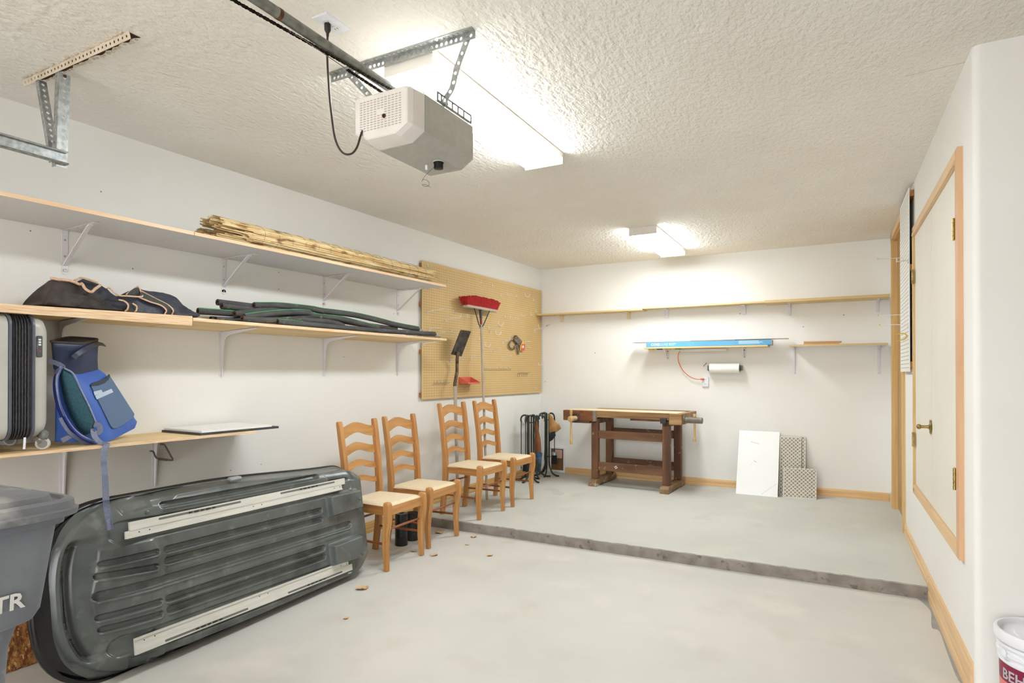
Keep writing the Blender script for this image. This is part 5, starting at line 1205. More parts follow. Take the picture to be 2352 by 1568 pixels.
part('header_card', MB().prism([onl(*pc_(*q), PO + .03) for q in ((1143, 912), (1175, 915), (1172, 1000), (1140, 1005))], Vector((.004, 0, 0))), YEL, pk2)
part('label_card', MB().prism([onl(*pc_(*q), PO + .036) for q in ((1158, 940), (1190, 942), (1184, 1010), (1152, 1008))], Vector((.004, 0, 0))), REDC, pk2)
part('print', MB().prism([onl(*pc_(*q), PO + .041) for q in ((1162, 955), (1180, 956), (1178, 982), (1160, 980))], Vector((.001, 0, 0))), PLAST, pk2)

# ------------------------------------------------------------------ push broom standing head up
RED = mat('red_bristle', rgb(196, 30, 28), rgb(150, 14, 16), rough=.7, scale=120, stretch=(1, 1, .1), bump=.6, bscale=150, bstretch=(1, 1, .1))
OLDW = wood('grey_wood', rgb(202, 190, 176), rgb(176, 160, 142), 'y', .7, 8)
POLE = wood('old_pole', rgb(196, 184, 170), rgb(164, 148, 130), 'z', .6, 6)
hc_ = onl(1104, 711, .13); bt = Vector((xl(5.5) + .36, 5.50, STEP))
br = thing('push_broom', 'red bristled push broom standing head up against the pegboard', 'broom', bt)
ax = (hc_ - bt).normalized(); w0, w1 = onl(1058, 697, .13), onl(1147, 712, .13); by = (w1 - w0); by.z = 0; by.x = 0; hl = (w1 - w0).length / 2; by = Vector((0, 1, 0)); nx_ = Vector((1, 0, 0))
part('handle', MB().tube([bt, bt.lerp(hc_, .5), hc_ - ax * .05], [.0135, .0135, .012], 12), POLE, br, 'worn grey wooden handle')
part('socket', MB().tube([hc_ - ax * .17, hc_ - ax * .10], [.013, .0135], 12), mat('red_paint', rgb(120, 52, 44), rough=.6), br)
part('socket_top', MB().tube([hc_ - ax * .10, hc_ - ax * .005], [.0155, .018], 12), mat('dark_grey_metal', rgb(70, 72, 76), rough=.5, metal=.5), br)
M3 = Matrix.Rotation(.0, 3, 'X')
def hb_(dy, dz, dx=0.0): return hc_ + Vector((dx, 0, 0)) + M3 @ Vector((0, dy, dz))
part('block', MB().loft([[hb_(y, z * s_, x * s_) for x, z in ((-.035, 0), (.035, 0), (.035, .026), (-.035, .026))] for y, s_ in ((-.325, .6), (-.31, 1), (.31, 1), (.325, .6))]), OLDW, br, 'pale wooden head block')
bs = MB(); rr = random.Random(8)
for i in range(46):
    y = -.315 + .63 * i / 45
    for j in range(5):
        x = -.03 + .06 * j / 4; fl = 1 + .22 * abs(j - 2) / 2
        tp = hb_(y * 1.07 + rr.uniform(-.006, .006), .13 - .02 * (abs(y) / .31) ** 4 + rr.uniform(-.006, .006), x * 1.9 + rr.uniform(-.005, .005))
        bs.tube([hb_(y, .024, x), tp], [.0072, .0105], 5)
tag(part('bristles', bs, RED, br, 'red synthetic bristles'), None, kind='stuff')
for s_ in (-1, 1):
    part('brace', MB().tube([hc_ - ax * .20 + by * (.014 * s_), hc_ - ax * .17 + by * (.05 * s_), hb_(s_ * .165, .002, .02)], .006, 8), MATS['dark_grey_metal'], br)
part('clamp', MB().tube([hc_ - ax * .205 + by * .035, hc_ - ax * .205 - by * .035], .009, 8), STEEL, br)
# ------------------------------------------------------------------ square shovel standing blade up
STM = mat('scraped_steel', rgb(96, 92, 86), rgb(64, 60, 56), rough=.4, metal=.75, scale=14, c3=rgb(140, 112, 84), scale3=8, lo3=.6, hi3=.75, amt3=.5)
sb = Vector((xl(5.06) + .30, 5.06, STEP)); s1 = onl(1045, 880, .15); s2 = onl(1050, 824, .13)
sv = thing('square_shovel', 'square bladed steel shovel standing blade up by the pegboard', 'shovel', sb)
part('handle', MB().tube([sb, sb.lerp(s1, .6), s1], [.016, .017, .017], 12), POLE, sv, 'grey wooden shaft')
part('socket', MB().tube(curve_pts([s1 - (s1 - sb).normalized() * .03, s1, onl(1049.5, 855, .135), onl(1050, 835, .11), s2, onl(1052, 808, .15)], 4), .018, 12), mat('rusty_steel', rgb(118, 96, 80), rgb(88, 68, 56), rough=.5, metal=.4, scale=20), sv, 'rusty steel socket')
A, B, C_, D_ = onl(1034, 813, .12), onl(1058, 818, .12), onl(1080, 760, .20), onl(1056, 757, .20)
m = MB(); n = 8; nn = (B - A).cross(D_ - A).normalized(); nn = nn if nn.x > 0 else -nn; g = []
for i in range(n + 1):
    for j in range(n + 1):
        u, v = i / n, j / n; p = (A * (1 - u) + B * u) * (1 - v) + (D_ * (1 - u) + C_ * u) * v
        g.append(p + nn * (.012 * ((2 * u - 1) ** 4) + .012 * math.exp(-((u - .5) / .09) ** 2) * max(0, 1 - v * 1.9)))
m.v = [tuple(p) for p in g] + [tuple(p - nn * .003) for p in g]; q = n + 1
f0 = [(i * q + j, (i + 1) * q + j, (i + 1) * q + j + 1, i * q + j + 1) for i in range(n) for j in range(n)]; o0 = q * q
m.f = f0 + [tuple(k + o0 for k in f[::-1]) for f in f0] + [(j, j + 1, o0 + j + 1, o0 + j) for j in range(n)] + [(n * q + j, o0 + n * q + j, o0 + n * q + j + 1, n * q + j + 1) for j in range(n)] + [(i * q, o0 + i * q, o0 + (i + 1) * q, (i + 1) * q) for i in range(n)] + [(i * q + n, (i + 1) * q + n, o0 + (i + 1) * q + n, o0 + i * q + n) for i in range(n)]
part('blade', m, STM, sv, 'scraped steel blade', smooth=60)
# ------------------------------------------------------------------ back wall: long shelf in three boards
TANW = wood('tan_shelf', rgb(222, 198, 148), rgb(206, 178, 124), 'x', .6, 6)
TANE = wood('tan_edge', rgb(222, 194, 142), rgb(206, 176, 122), 'x', .6, 6)
TANB = mat('tan_bracket', rgb(226, 208, 168), rough=.6)
def bboard(x0, x1, d, z, t): return slab(x0, x1, YB - d, YB - .001, z, z + t)
def bshelf(label, x0, x1, d, z, t, m1, m2):
    o = thing('wall_shelf', label, 'shelf', ((x0 + x1) / 2, YB - d / 2, z))
    part('board', bboard(x0, x1, d - .004, z, t), m1, o); part('front_edge', slab(x0, x1, YB - d, YB - d + .004, z, z + t), m2, o)
    return o
bshelf('tan wooden shelf board starting at the pegboard corner of the back wall', -3.508, -2.074, .20, 2.188, .018, TANW, TANE)
bshelf('pale wooden shelf board between the two other high boards of the back wall', -2.070, -.684, .20, 2.203, .018, TANW, TANW)
bshelf('wide wooden shelf board ending at the doorway on the back wall', -.680, .488, .30, 2.190, .026, TANW, TANE)
def lbr(x, z, d, leg, w_, m, label, group):      # plain l bracket, arm and leg
    o = thing('shelf_bracket', label, 'bracket', (x, YB, z - leg), 0, group)
    part('leg', MB().box((x, YB - .008, z - leg / 2), (w_, .014, leg), bev=.003), m, o); part('arm', MB().box((x, YB - d / 2, z - .007), (w_, d, .013), bev=.003), m, o)
    return o
GBR = 'brackets under the high shelf of the back wall'
lbr(-3.226, 2.188, .15, .085, .045, TANB, 'tan l-shaped bracket near the pegboard corner', GBR); lbr(-2.302, 2.188, .15, .085, .045, TANB, 'tan l-shaped bracket near the first shelf joint', GBR)
b_ = lbr(-1.822, 2.203, .16, .105, .045, BRK, 'white l-shaped bracket above the lettered end of the flooring carton', GBR); lbr(-.93, 2.203, .16, .105, .045, BRK, 'white l-shaped bracket near the joint with the wide board', GBR)
def tbr(x, z, d, leg, label, group, yoff=0.0):      # pressed bracket on the back wall
    o = thing('shelf_bracket', label, 'bracket', (x, YB, z - leg), 0, group)
    pr = [(.001, 0), (.001, leg - .001), (d, leg - .001), (d, leg - .006), (.09, leg - .018), (.045, leg - .03), (.026, leg - .055), (.01, 0)]
    part('web', MB().prism([(x - .004, YB - a, z - leg + b) for a, b in pr], (.008, 0, 0)), BRK, o)
    part('wall_flange', MB().box((x, YB - .0018, z - leg / 2), (.034, .003, leg)), BRK, o); part('arm_flange', MB().box((x, YB - d / 2, z - .0022), (.026, d, .003)), BRK, o)
    for zz in (.012, leg - .03): part('screw', MB().lathe([(.006, 0), (.004, .004), (.0001, .004)], (x, YB - .003, z - leg + zz), (0, -1, 0), 10), MATS['rusty_screw'], o)
    return o
tbr(-.443, 2.190, .22, .13, 'white pressed bracket under the wide high board above the overhanging plank', GBR); tbr(.40, 2.190, .22, .13, 'white pressed bracket under the wide high board next to the doorway', GBR)
# middle shelf with flooring box, planks, lids, work light
bshelf('narrow wooden shelf board carrying the blue flooring box', -2.04, -.655, .25, 1.712, .018, TANW, TANW)
for x, l_ in ((-1.813, 'white braced bracket beside the jar lids under the flooring carton'), (-.926, 'white braced bracket above the end of the paper towel roll')):
    o = thing('shelf_bracket', l_, 'bracket', (x, YB, 1.58), 0, 'braced brackets under the flooring box shelf')
    part('wall_plate', MB().box((x, YB - .002, 1.645), (.034, .0035, .13)), BRK, o); part('arm', MB().box((x, YB - .09, 1.7098), (.03, .18, .0035)), BRK, o)
    part('brace', MB().tube([(x - .01, YB - .006, 1.60), (x - .01, YB - .14, 1.706)], 0, flat=(.018, .006)), BRK, o)
    for zz in (1.605, 1.685): part('screw', MB().lathe([(.006, 0), (.004, .004), (.0001, .004)], (x, YB - .004, zz), (0, -1, 0), 10), HOLE, o)
CYAN = mat('blue_carton', rgb(104, 176, 214), rgb(92, 160, 204), rough=.5, scale=2)
CARD = mat('card_brown', rgb(214, 196, 170), rgb(196, 174, 144), rough=.7, scale=20)
fx0, fx1, fz, fh = -2.012, -.618, 1.7305, .058; fy = YB - .245
fbx = thing('flooring_box', 'long blue flooring carton lettered CORELUXE on the back wall shelf', 'box', ((fx0 + fx1) / 2, YB - .15, fz))
part('carton', MB().box(((fx0 + fx1) / 2, fy + .095, fz + fh / 2), (fx1 - fx0, .19, fh), bev=.002), CYAN, fbx)
part('end_flap', MB().box((fx0 - .002, fy + .095, fz + fh / 2), (.004, .185, fh * .95)), CARD, fbx); part('end_flap', MB().box((fx1 + .002, fy + .095, fz + fh / 2), (.004, .185, fh * .95)), CARD, fbx)
WTXT = mat('white_print', rgb(240, 244, 246), rough=.6)
def lettering(txt, size, x, z, bold=0.0, nm='lettering', sx=1.0):
    t = text_mb(txt, size, .0003, bold, sx); put(t, (x, fy - .0006, z), (1, 0, 0), (0, 0, 1)); w_ = max(v[0] for v in t.v); part(nm, t, WTXT, fbx, smooth=0); return w_
e_ = lettering('CORE', .040, fx0 + .055, fz + .016, .0012)
e2 = lettering('LUXE', .040, e_ + .003, fz + .016, -.0004)
lettering('Rigid Vinyl Plank', .013, e2 + .012, fz + .034, .0003); lettering('Waterproof', .013, e2 + .012, fz + .018, .0003)
for k, (a, b) in enumerate(((-.34, -.13), (-.34, -.09), (-.34, -.12))): part('small_print', MB().box((fx1 + (a + b) / 2, fy - .0005, fz + .045 - k * .012), (b - a, .0004, .004)), WTXT, fbx)
for lab, x0, x1, z, y, r in (('thin warped plank lying on the flooring carton', -2.195, -1.0, 1.790, YB - .15, .004), ('thin plank overhanging the carton end beside the next shelf', -1.50, -.452, 1.8005, YB - .12, -.003)):
    solo('thin_plank', MB().hexa([(x0, y - .06, z), (x1, y - .06, z + r), (x1, y + .06, z + r), (x0, y + .06, z)] + [(x0, y - .06, z + .005), (x1, y - .06, z + r + .005), (x1, y + .06, z + r + .005), (x0, y + .06, z + .005)]), wood('plank_%d' % int(-x0 * 10), rgb(196, 176, 150), rgb(170, 146, 118), 'x', .6, 6), lab, 'plank')
for lab, x, c in (('yellow jar lid fixed under the shelf near its end', -1.965, (214, 180, 70)), ('blue jar lid fixed under the shelf beside the bracket', -1.862, (70, 66, 140)), ('yellow jar lid fixed under the shelf between bracket and work light', -1.755, (206, 178, 76)), ('green jar lid fixed under the shelf above the orange cord', -1.645, (84, 140, 70))):
    solo('jar_lid', MB().lathe([(.034, 0), (.036, .002), (.036, .011), (.034, .0125)], (x, YB - .20, 1.699), (0, 0, 1), 20), mat('lid_%d' % c[0], rgb(*c), rough=.4), lab, 'lid')
wlm = thing('work_light', 'white slim under-shelf light with an orange cord', 'light', (-1.37, YB - .1, 1.672))
part('body', MB().box((-1.37, YB - .10, 1.690), (.53, .05, .036), bev=.006), mat('fixture_white', rgb(226, 222, 220), rough=.4), wlm); part('end_cap', MB().box((-1.11, YB - .10, 1.690), (.012, .054, .040), bev=.004), PLAST, wlm)
cpt = [(-1.63, YB - .10, 1.688), (-1.665, YB - .09, 1.65), (-1.668, YB - .07, 1.56), (-1.62, YB - .05, 1.45), (-1.53, YB - .045, 1.37), (-1.45, YB - .045, 1.345), (-1.405, YB - .045, 1.345)]
oc_ = part('orange_cord', MB().tube(curve_pts(cpt, 6), .0045, 8), mat('orange_vinyl', rgb(226, 104, 66), rough=.5), wlm, 'orange power cord')
part('plug', MB().tube([(-1.415, YB - .045, 1.345), (-1.385, YB - .045, 1.345), (-1.383, YB - .012, 1.345)], [.009, .012, .012], 10), MATS['orange_vinyl'], oc_)
def outlet(x, z, label):
    o = thing('wall_outlet', label, 'outlet', (x, YB, z - .06))
    part('box', MB().box((x, YB - .011, z), (.075, .021, .115), bev=.004), PLAST, o)
    for dz in (-.027, .027):
        f_ = part('socket', MB().box((x, YB - .0225, z + dz), (.045, .003, .036), bev=.001), PLAST, o)
        part('slits', MB().box((x - .008, YB - .0243, z + dz + .004), (.003, .001, .010)).box((x + .008, YB - .0243, z + dz + .004), (.003, .001, .010)), HOLE, f_)
outlet(-1.364, 1.312, 'white surface outlet below the work light with the orange plug')
# paper towel roll
tw = thing('paper_towel', 'white paper towel roll on a wall holder with dark green ends', 'paper towel', (-1.135, YB - .08, 1.416))
part('roll', MB().lathe([(.02, -.165), (.057, -.165), (.057, .165), (.02, .165)], (-1.135, YB - .085, 1.475), (1, 0, 0), 32), mat('paper', rgb(240, 237, 230), rough=.85, bump=.2, bscale=120), tw, 'white paper roll')
DG = mat('dark_green_plastic', rgb(48, 88, 78), rough=.4)
for s_ in (-1, 1):
    part('end_disc', MB().lathe([(.034, 0), (.036, .012)], (-1.135 + s_ * .167, YB - .085, 1.475), (s_, 0, 0), 24), DG, tw)
    part('holder_arm', MB().box((-1.135 + s_ * .186, YB - .05, 1.478), (.012, .10, .06), bev=.008), mat('grey_holder', rgb(132, 130, 120), rough=.5), tw)
solo('bent_nail', MB().tube([(-1.385, YB - .001, 1.50), (-1.38, YB - .03, 1.505), (-1.345, YB - .035, 1.54)], .003, 6), mat('old_nail', rgb(96, 86, 74), rough=.5, metal=.5), 'bent nail in the wall beside the paper towel', 'nail')
# right shelf with scraps
bshelf('short white shelf board with wood edge beside the doorway', -.445, .47, .30, 1.706, .018, mat('white_melamine', rgb(232, 230, 226), rough=.5), TANE)
for x, l_ in ((-.40, 'long white pressed bracket at the paper towel end of the short shelf'), (.41, 'long white pressed bracket at the doorway end of the short shelf')): tbr(x, 1.706, .22, .30, l_, 'pressed brackets under the short shelf')
SCR = wood('scrap_wood', rgb(212, 168, 118), rgb(190, 140, 90), 'x', .6, 8)
solo('wood_offcut', MB().box((-.13, YB - .16, 1.7335), (.34, .10, .018), bev=.001), SCR, 'short wood offcut lying flat on the short shelf', 'offcut'); solo('wood_offcut', MB().box((-.12, YB - .17, 1.7515), (.36, .07, .016), Matrix.Rotation(.015, 3, 'Y') @ Matrix.Rotation(.03, 3, 'Z'), bev=.001), SCR, 'longer wood offcut stacked on another offcut', 'offcut')
# wire hooks on the back wall by the pegboard
solo('wall_hook', MB().tube(curve_pts([(-3.44, YB - .002, 2.06), (-3.44, YB - .05, 2.055), (-3.40, YB - .10, 2.06), (-3.36, YB - .11, 2.065)], 4), .003, 6), STEEL, 'curved wire hook under the back shelf by the pegboard corner', 'hook')
# framed pet door
pd = thing('pet_door', 'wood grained pet door panel in a white frame low on the back wall', 'pet door', (-3.292, YB, .09))
def bx_(x0, x1, z0, z1, y0, y1, m, nm, lab=None): return part(nm, slab(x0, x1, YB - y1, YB - y0, z0, z1), m, pd, lab)
WG = wood('walnut_laminate', rgb(130, 94, 54), rgb(98, 66, 34), 'z', .5, 5)
bx_(-3.385, -3.20, .115, .405, .001, .010, WG, 'flap')
for r_ in ((-3.405, -3.383, .09, .425), (-3.202, -3.180, .09, .425), (-3.383, -3.202, .403, .425), (-3.383, -3.202, .09, .117)): bx_(*r_, .001, .018, PLAST, 'frame_bar')
part('handle_plate', MB().box((-3.272, YB - .014, .333), (.10, .012, .115), bev=.02), mat('pinkish_plate', rgb(206, 164, 150), rough=.5), pd, 'pinkish plate')
# ------------------------------------------------------------------ leaning white slab and tile backs
lean = lambda x0, x1, yb, hgt, t, yt=None: None
def leaner(x0, x1, yb0, yb1, hgt, t, top_y):
    b0, b1 = Vector((x0, yb0, STEP)), Vector((x1, yb1, STEP)); dyt = top_y - max(yb0, yb1); zt_ = math.sqrt(max(.01, hgt ** 2 - dyt ** 2)); up_ = Vector((0, dyt, zt_)); n_ = (b1 - b0).cross(up_).normalized(); n_ = n_ if n_.y < 0 else -n_
    return b0, b1, up_, n_
b0, b1, up_, n_ = leaner(-.979, -.551, 7.09, 7.085, .745, .02, 7.40)
m = MB().hexa([b0, b1, b1 - n_ * .012, b0 - n_ * .012] + [p + up_ for p in (b0, b1, b1 - n_ * .012, b0 - n_ * .012)])
SLAB = mat('white_slab', rgb(240, 240, 238), rough=.35, c3=rgb(196, 196, 194), scale3=3.5, lo3=.66, hi3=.70, amt3=.5, c2=rgb(244, 244, 242), scale=2)
ws = thing('white_slab', 'large white tile slab leaning against the back wall', 'slab', (b0 + b1) / 2)
part('slab', m, SLAB, ws)
vein = lambda a, b, w_: part('vein', MB().prism([b0 + (b1 - b0) * a[0] + up_ * a[1] + n_ * .0003, b0 + (b1 - b0) * b[0] + up_ * b[1] + n_ * .0003, b0 + (b1 - b0) * b[0] + up_ * (b[1] + w_) + n_ * .0003, b0 + (b1 - b0) * a[0] + up_ * (a[1] + w_) + n_ * .0003], n_ * .0002), mat('vein_grey', rgb(198, 198, 196), rough=.4), ws)
vein((.62, .02), (.95, .19), .006); vein((.30, .82), (.52, .79), .008); vein((.40, .52), (.47, .50), .012); vein((.27, .42), (.38, .50), .004)
TILE = mat('tile_bisque', rgb(160, 148, 122), rgb(146, 134, 108), rough=.8, scale=20); RIB = mat('tile_rib', rgb(226, 224, 218), rgb(214, 212, 206), rough=.7, scale=30)
def tile(label, x0, x1, yb0, yb1, hgt, top_y, pitch=.040):
    b0, b1, up_, n_ = leaner(x0, x1, yb0, yb1, hgt, .009, top_y); w_ = (b1 - b0).length; hh = up_.length; ux = (b1 - b0).normalized(); uy = up_.normalized()
    o = thing('tile_back', label, 'tile', (b0 + b1) / 2, 0, 'tiles leaning back side out')
    part('tile', MB().hexa([b0, b1, b1 - n_ * .008, b0 - n_ * .008] + [p + up_ for p in (b0, b1, b1 - n_ * .008, b0 - n_ * .008)]), TILE, o)
    rb = MB(); rw = .0042
    for sg in (1, -1):
        for k in range(-60, 120):
            c = k * pitch     # line: x - sg*y = c
            pts = []
            for (x, y) in ((c, 0), (c + sg * hh, hh), (0, -c * sg), (w_, (w_ - c) * sg)):
                if -1e-6 <= x <= w_ + 1e-6 and -1e-6 <= y <= hh + 1e-6: pts.append((x, y))
            pts = sorted(set((round(a, 5), round(b, 5)) for a, b in pts))
            if len(pts) < 2 or math.hypot(pts[0][0] - pts[-1][0], pts[0][1] - pts[-1][1]) < .01: continue
            A, B = (b0 + ux * p[0] + uy * p[1] for p in (pts[0], pts[-1])); d_ = (B - A).normalized(); s_ = d_.cross(n_)
            rb.hexa([A - s_ * rw, B - s_ * rw, B + s_ * rw, A + s_ * rw, A - s_ * rw + n_ * .0022, B - s_ * rw + n_ * .0022, B + s_ * rw + n_ * .0022, A + s_ * rw + n_ * .0022])
    tag(part('waffle_ribs', rb, RIB, o, 'pale crossing ribs', smooth=0), None, kind='stuff')
    for (a, b, c, d_) in ((0, w_, 0, .006), (0, w_, hh - .006, hh), (0, .006, 0, hh), (w_ - .006, w_, 0, hh)):
        part('rim', MB().hexa([b0 + ux * x + uy * y + n_ * z for z in (0, .0024) for x, y in ((a, c), (b, c), (b, d_), (a, d_))]), RIB, o)
tile('square waffle backed tile standing in front of taller tiles', -.502, -.180, 7.120, 7.160, .325, 7.270)
tile('tall waffle backed tile leaning between the white slab and square tile', -.547, -.335, 7.19, 7.205, .66, 7.400)
tile('narrow waffle backed tile strip standing behind the tall tile', -.375, -.290, 7.245, 7.25, .655, 7.415)

# ------------------------------------------------------------------ workbench
WB = wood('bench_maple', rgb(188, 152, 102), rgb(124, 86, 50), 'x', .55, 7, knots=rgb(84, 52, 30), amt=.55)
WT = mat('bench_top', rgb(230, 218, 188), rgb(212, 192, 152), rough=.6, scale=5, stretch=(.2, 1, 1), detail=6, c3=rgb(150, 120, 84), scale3=6, lo3=.6, hi3=.75, amt3=.6)
WL_ = mat('bench_leg', rgb(124, 84, 56), rgb(80, 46, 26), rough=.55, scale=9, stretch=(1, 1, .15), detail=7, c3=rgb(186, 168, 140), scale3=14, lo3=.64, hi3=.74, amt3=.6)
WR = mat('bench_rail', rgb(128, 90, 62), rgb(84, 52, 30), rough=.55, scale=9, stretch=(.15, 1, 1), detail=7, c3=rgb(188, 174, 150), scale3=12, lo3=.62, hi3=.74, amt3=.6)
WF = mat('bench_foot', rgb(150, 122, 88), rgb(110, 84, 56), rough=.7, scale=8, stretch=(1, .2, 1), c3=rgb(196, 184, 160), scale3=16, lo3=.58, hi3=.72)
BO = Vector((-2.576, 6.787, STEP)); bA = math.radians(-3.26)
wb_ = thing('workbench', 'old wooden workbench with a screw vise at each end', 'workbench', BO, bA)
W_ = lambda n, m, mt, lab=None, par=None, sm=35: part(n, m, mt, par or wb_, lab, local=True, smooth=sm)
BX = lambda x0, x1, y0, y1, z0, z1, b=.004: MB().box(((x0 + x1) / 2, (y0 + y1) / 2, (z0 + z1) / 2), (x1 - x0, y1 - y0, z1 - z0), bev=b)
for x0 in (.0, .862):
    ft = MB(); ft.prism([(x0 - .004, y, z) for y, z in ((-.06, 0), (-.06, .05), (-.04, .074), (.0, .08), (.50, .08), (.55, .074), (.575, .05), (.575, 0), (.46, 0), (.45, .014), (.08, .014), (.07, 0))], (.098, 0, 0))
    W_('foot', ft, WF)
    W_('leg', BX(x0 + .006, x0 + .088, 0, .07, .08, .80), WL_); W_('leg', BX(x0 + .006, x0 + .088, .44, .51, .08, .80), WL_)
    W_('cross_rail', BX(x0 + .012, x0 + .082, .0, .51, .74, .80), WR)
for y0 in (.014, .455):
    W_('rail', BX(.088, .868, y0, y0 + .04, .565, .657), WR); W_('rail', BX(.088, .868, y0, y0 + .04, .186, .284), WR)
W_('top', BX(-.33, 1.045, .0, .36, .815, .893), WB, 'thick worn maple top')
W_('top_skin', BX(-.328, 1.043, .002, .358, .892, .8955, .001), WT)
W_('front_apron', BX(.05, 1.045, -.012, .0, .838, .894, .003), WB)
W_('tray_floor', BX(-.10, 1.045, .36, .55, .845, .858, .002), mat('tray_green', rgb(118, 122, 104), rgb(96, 98, 82), rough=.7, scale=9)); W_('tray_back', BX(-.10, 1.045, .55, .572, .80, .893), WB)
W_('end_cap', BX(1.045, 1.10, -.012, .572, .772, .893), WB); W_('end_cap', BX(-.14, -.10, .36, .572, .80, .893), WB)
fv = W_('face_vise', BX(-.34, .05, -.06, .0, .770, .893, .006), mat('vise_wood', rgb(150, 96, 58), rgb(112, 66, 36), rough=.5, scale=7, stretch=(.3, 1, 1), c3=rgb(80, 48, 28), scale3=9, lo3=.58, hi3=.7), 'brown front vise jaw')
W_('jaw_end', BX(.03, .075, -.05, .02, .768, .894, .004), mat('jaw_grey', rgb(140, 130, 118), rgb(118, 106, 92), rough=.6, scale=9), None, fv)
W_('collar', MB().lathe([(.052, 0), (.052, .012), (.040, .018)], (-.165, -.06, .800), (0, -1, 0), 24), mat('iron_collar', rgb(62, 58, 54), rough=.5, metal=.4), None, fv)
LIGHTW = wood('beech_handle', rgb(212, 180, 130), rgb(190, 154, 102), 'z', .5, 6)
W_('screw_hub', MB().lathe([(.028, .012), (.030, .10), (.034, .105), (.036, .125), (.034, .16), (.024, .168)], (-.165, -.06, .800), (0, -1, 0), 20), LIGHTW, None, fv)
W_('handle', MB().lathe([(.014, .0), (.016, .004), (.016, .05), (.0125, .055), (.0125, .35), (.016, .355), (.016, .40), (.013, .404)], (-.165, -.195, .50), (0, 0, 1), 14), LIGHTW, 'vertical wooden vise handle', fv)
W_('guide', BX(-.25, .0, -.04, .08, .742, .772), WR)
tv = W_('tail_vise', BX(.96, 1.10, -.05, -.012, .770, .893), WB, 'tail vise block')
W_('screw', MB().lathe([(.048, .0), (.048, .012), (.030, .014), (.030, .05), (.034, .052), (.034, .195), (.030, .20)], (1.10, .05, .822), (1, 0, 0), 22), mat('grey_screw', rgb(132, 124, 110), rgb(104, 96, 84), rough=.5, scale=9), 'grey round vise screw', tv)
W_('handle', MB().lathe([(.016, 0), (.017, .004), (.017, .03), (.0115, .035), (.0115, .265), (.017, .27), (.017, .296), (.015, .30)], (1.215, .05, .592), (0, 0, 1), 14), LIGHTW, None, tv)
W_('drawer_runner', BX(.48, .96, .03, .20, .792, .815, .002), WL_); W_('dog_clamp', BX(.85, .92, -.02, .05, .775, .838), mat('iron_dark', rgb(62, 60, 62), rough=.5, metal=.4))
for q in ((.30, .24), (.31, .225), (.325, .235), (.315, .25)): W_('paint_drip', MB().lathe([(.007, 0), (.004, .0012)], (q[0], .0135, q[1]), (0, -1, 0), 8), PLAST)

# ------------------------------------------------------------------ fireplace tool stands in the corner
IRON = mat('green_black_iron', rgb(52, 58, 50), rgb(70, 76, 66), rough=.45, metal=.5, scale=12)
def stand(c, angs, label, hgt=.82):
    o = thing('fireplace_tool_stand', label, 'tool stand', c)
    for i, a in enumerate(angs):
        e = Vector((math.cos(a), math.sin(a), 0)); z = lambda r, h_: c + e * r + Vector((0, 0, h_))
        part('rod', MB().tube(curve_pts([z(.115, hgt - .085), z(.118, hgt - .050), z(.100, hgt - .015), z(.062, hgt - .004), z(.036, hgt - .018), z(.030, hgt - .05), z(.030, hgt * .5), z(.030, .20), z(.040, .12), z(.08, .045), z(.14, .014), z(.19, .0115)], 5), .011, 8), IRON, o)
    for h_ in (.24, hgt - .10): part('collar', MB().lathe([(.042, 0), (.042, .010)], c + Vector((0, 0, h_)), (0, 0, 1), 16), IRON, o)
    return o
s1 = Vector((-3.345, 6.70, STEP)); s2 = Vector((-3.335, 7.19, STEP))
a1 = [-.5, -1.6, 3.3, 1.4]; a2 = [-.25, -1.35, -2.3, 2.6]
stand(s1, a1, 'black iron fireplace tool stand beside the last chair'); stand(s2, a2, 'black iron fireplace tool stand in the corner beside the pet door')
s3 = Vector((-3.40, 6.98, STEP)); a3 = [-.9, -2.4, .6]
stand(s3, a3, 'black iron fireplace tool stand between two others', .80)
BRS = mat('black_brush', rgb(22, 24, 26), rgb(40, 44, 48), rough=.8, scale=90, stretch=(1, 1, .1))
FER = mat('ferrule', rgb(168, 178, 186), rgb(140, 150, 160), rough=.35, metal=.6)
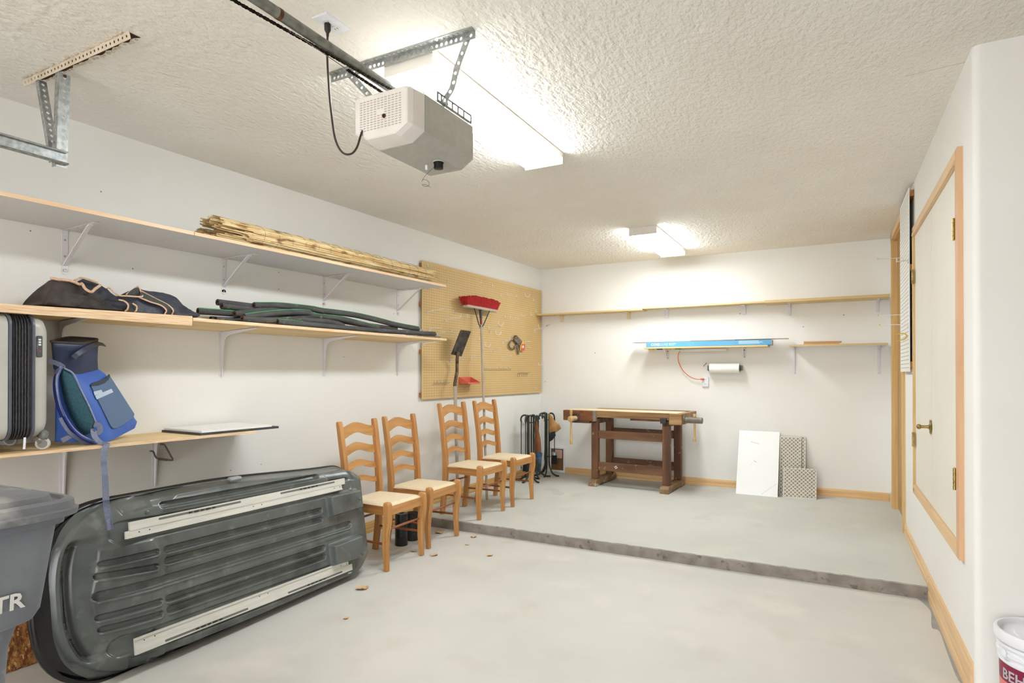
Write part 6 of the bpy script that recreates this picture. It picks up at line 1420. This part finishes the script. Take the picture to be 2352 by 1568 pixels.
def tool(label, kind, top, ln, name):
    o = thing(name, label, name.replace('fireplace_', '').replace('_', ' '), top - Vector((0, 0, ln)))
    hk_ = [top + Vector((0, 0, -.03)), top + Vector((.012, -.012, -.005)), top + Vector((.006, -.006, .012)), top + Vector((-.006, .006, .008)), top + Vector((0, 0, -.02))]
    part('ring', MB().tube(curve_pts(hk_, 4), .005, 6), IRON, o)
    part('shaft', MB().tube([top + Vector((0, 0, -.02)), top + Vector((0, 0, -ln + (.16 if kind == 'brush' else .12)))], .006, 8), IRON, o)
    e = top + Vector((0, 0, -ln))
    if kind == 'brush':
        part('ferrule', MB().lathe([(.02, .145), (.03, .155), (.034, .15), (.036, .12)][::-1], e, (0, 0, 1), 18), FER, o)
        b = MB(); rr = random.Random(3)
        for i in range(60):
            a = rr.uniform(0, 2 * PI); q = math.sqrt(rr.random()) * .03; b.tube([e + Vector((q * math.cos(a), q * math.sin(a), .122)), e + Vector((q * 1.25 * math.cos(a), q * 1.25 * math.sin(a), rr.uniform(0, .008)))], .004, 4)
        tag(part('bristles', b, BRS, o, 'black bristles'), None, kind='stuff')
    elif kind == 'shovel':
        part('pan', MB().prism([e + Vector(v) for v in ((-.045, 0, 0), (.045, 0, 0), (.05, 0, .10), (.02, 0, .13), (-.02, 0, .13), (-.05, 0, .10))], (.004, .012, 0)), IRON, o)
    elif kind == 'poker':
        part('point', MB().tube([e + Vector((0, 0, .13)), e + Vector((0, 0, .03)), e], [.006, .006, .001], 8), IRON, o); part('barb', MB().tube([e + Vector((0, 0, .05)), e + Vector((.02, -.02, .045)), e + Vector((.03, -.03, .06))], [.005, .004, .001], 6), IRON, o)
    else:
        for s_ in (-1, 1): part('jaw', MB().tube(curve_pts([e + Vector((0, 0, .34)), e + Vector((.012 * s_, -.012 * s_, .26)), e + Vector((.028 * s_, -.028 * s_, .14)), e + Vector((.012 * s_, -.012 * s_, .03)), e + Vector((.002 * s_, -.002 * s_, 0))], 4), .005, 6), IRON, o)
zt_ = Vector((0, 0, .742))
hkp = lambda c, a, r=.115: c + Vector((math.cos(a) * r, math.sin(a) * r, .736))
tool('black fireplace brush with pale ferrule hanging near the last chair', 'brush', hkp(s1, a1[1]), .60, 'fireplace_brush')
tool('thin iron fireplace poker hanging on the nearer tool stand', 'poker', hkp(s1, a1[2]), .62, 'fireplace_poker')
tool('iron fireplace shovel hanging on the nearer tool stand', 'shovel', hkp(s1, a1[0]), .60, 'fireplace_shovel')
tool('black fireplace brush hanging in front of the pet door', 'brush', hkp(s2, a2[0], .12), .58, 'fireplace_brush')
tool('iron fireplace poker hanging on the middle tool stand', 'poker', hkp(s3, a3[0]), .60, 'fireplace_poker')
tool('curved iron fireplace tongs hanging on the corner stand', 'tongs', hkp(s2, a2[1]), .62, 'fireplace_tongs')
LEA = mat('tan_leather', rgb(184, 138, 78), rgb(150, 104, 52), rough=.6, scale=9); LEB = mat('brown_leather', rgb(160, 96, 48), rgb(120, 66, 30), rough=.55, scale=7)
def blob(outline, y, th, m, name, label, cat):
    pts = [ony(*q, y) for q in outline]; c_ = sum(pts, Vector()) / len(pts); d_ = Vector((0, -th, 0))
    return solo(name, MB().loft([[p.lerp(c_, .35) - d_ * .45 for p in pts], [p - d_ * .25 for p in pts], [p + d_ * .25 for p in pts], [p.lerp(c_, .35) + d_ * .45 for p in pts]]), m, label, cat, smooth=60)
blob([(1262, 949), (1270, 960), (1276, 970), (1284, 975), (1288, 984), (1274, 995), (1268, 1004), (1262, 990)], 7.06, .05, LEA, 'leather_glove', 'tan leather work glove hanging on the corner tool stand', 'glove')
blob([(1264, 993), (1274, 990), (1276, 1000), (1269, 1010), (1262, 1014)], 7.02, .03, BRS, 'dark_glove', 'dark cuff of cloth hanging below the tan leather glove', 'glove')
blob([(1227, 970), (1233, 966), (1236, 985), (1241, 1010), (1243, 1040), (1240, 1078), (1230, 1082), (1226, 1040), (1229, 1000)], 6.82, .04, LEB, 'bellows', 'brown leather fireplace bellows hanging between the tool stands', 'bellows')
PLB = mat('blue_film', rgb(96, 118, 146), rgb(52, 66, 90), rough=.25, scale=22, detail=6, bump=.6, bscale=40)
blob([(1229, 1042), (1238, 1034), (1245, 1040), (1243, 1062), (1242, 1082), (1233, 1087), (1227, 1080), (1226, 1058)], 6.79, .035, PLB, 'plastic_bag', 'crumpled blue grey plastic bag between the fireplace tool stands', 'bag')
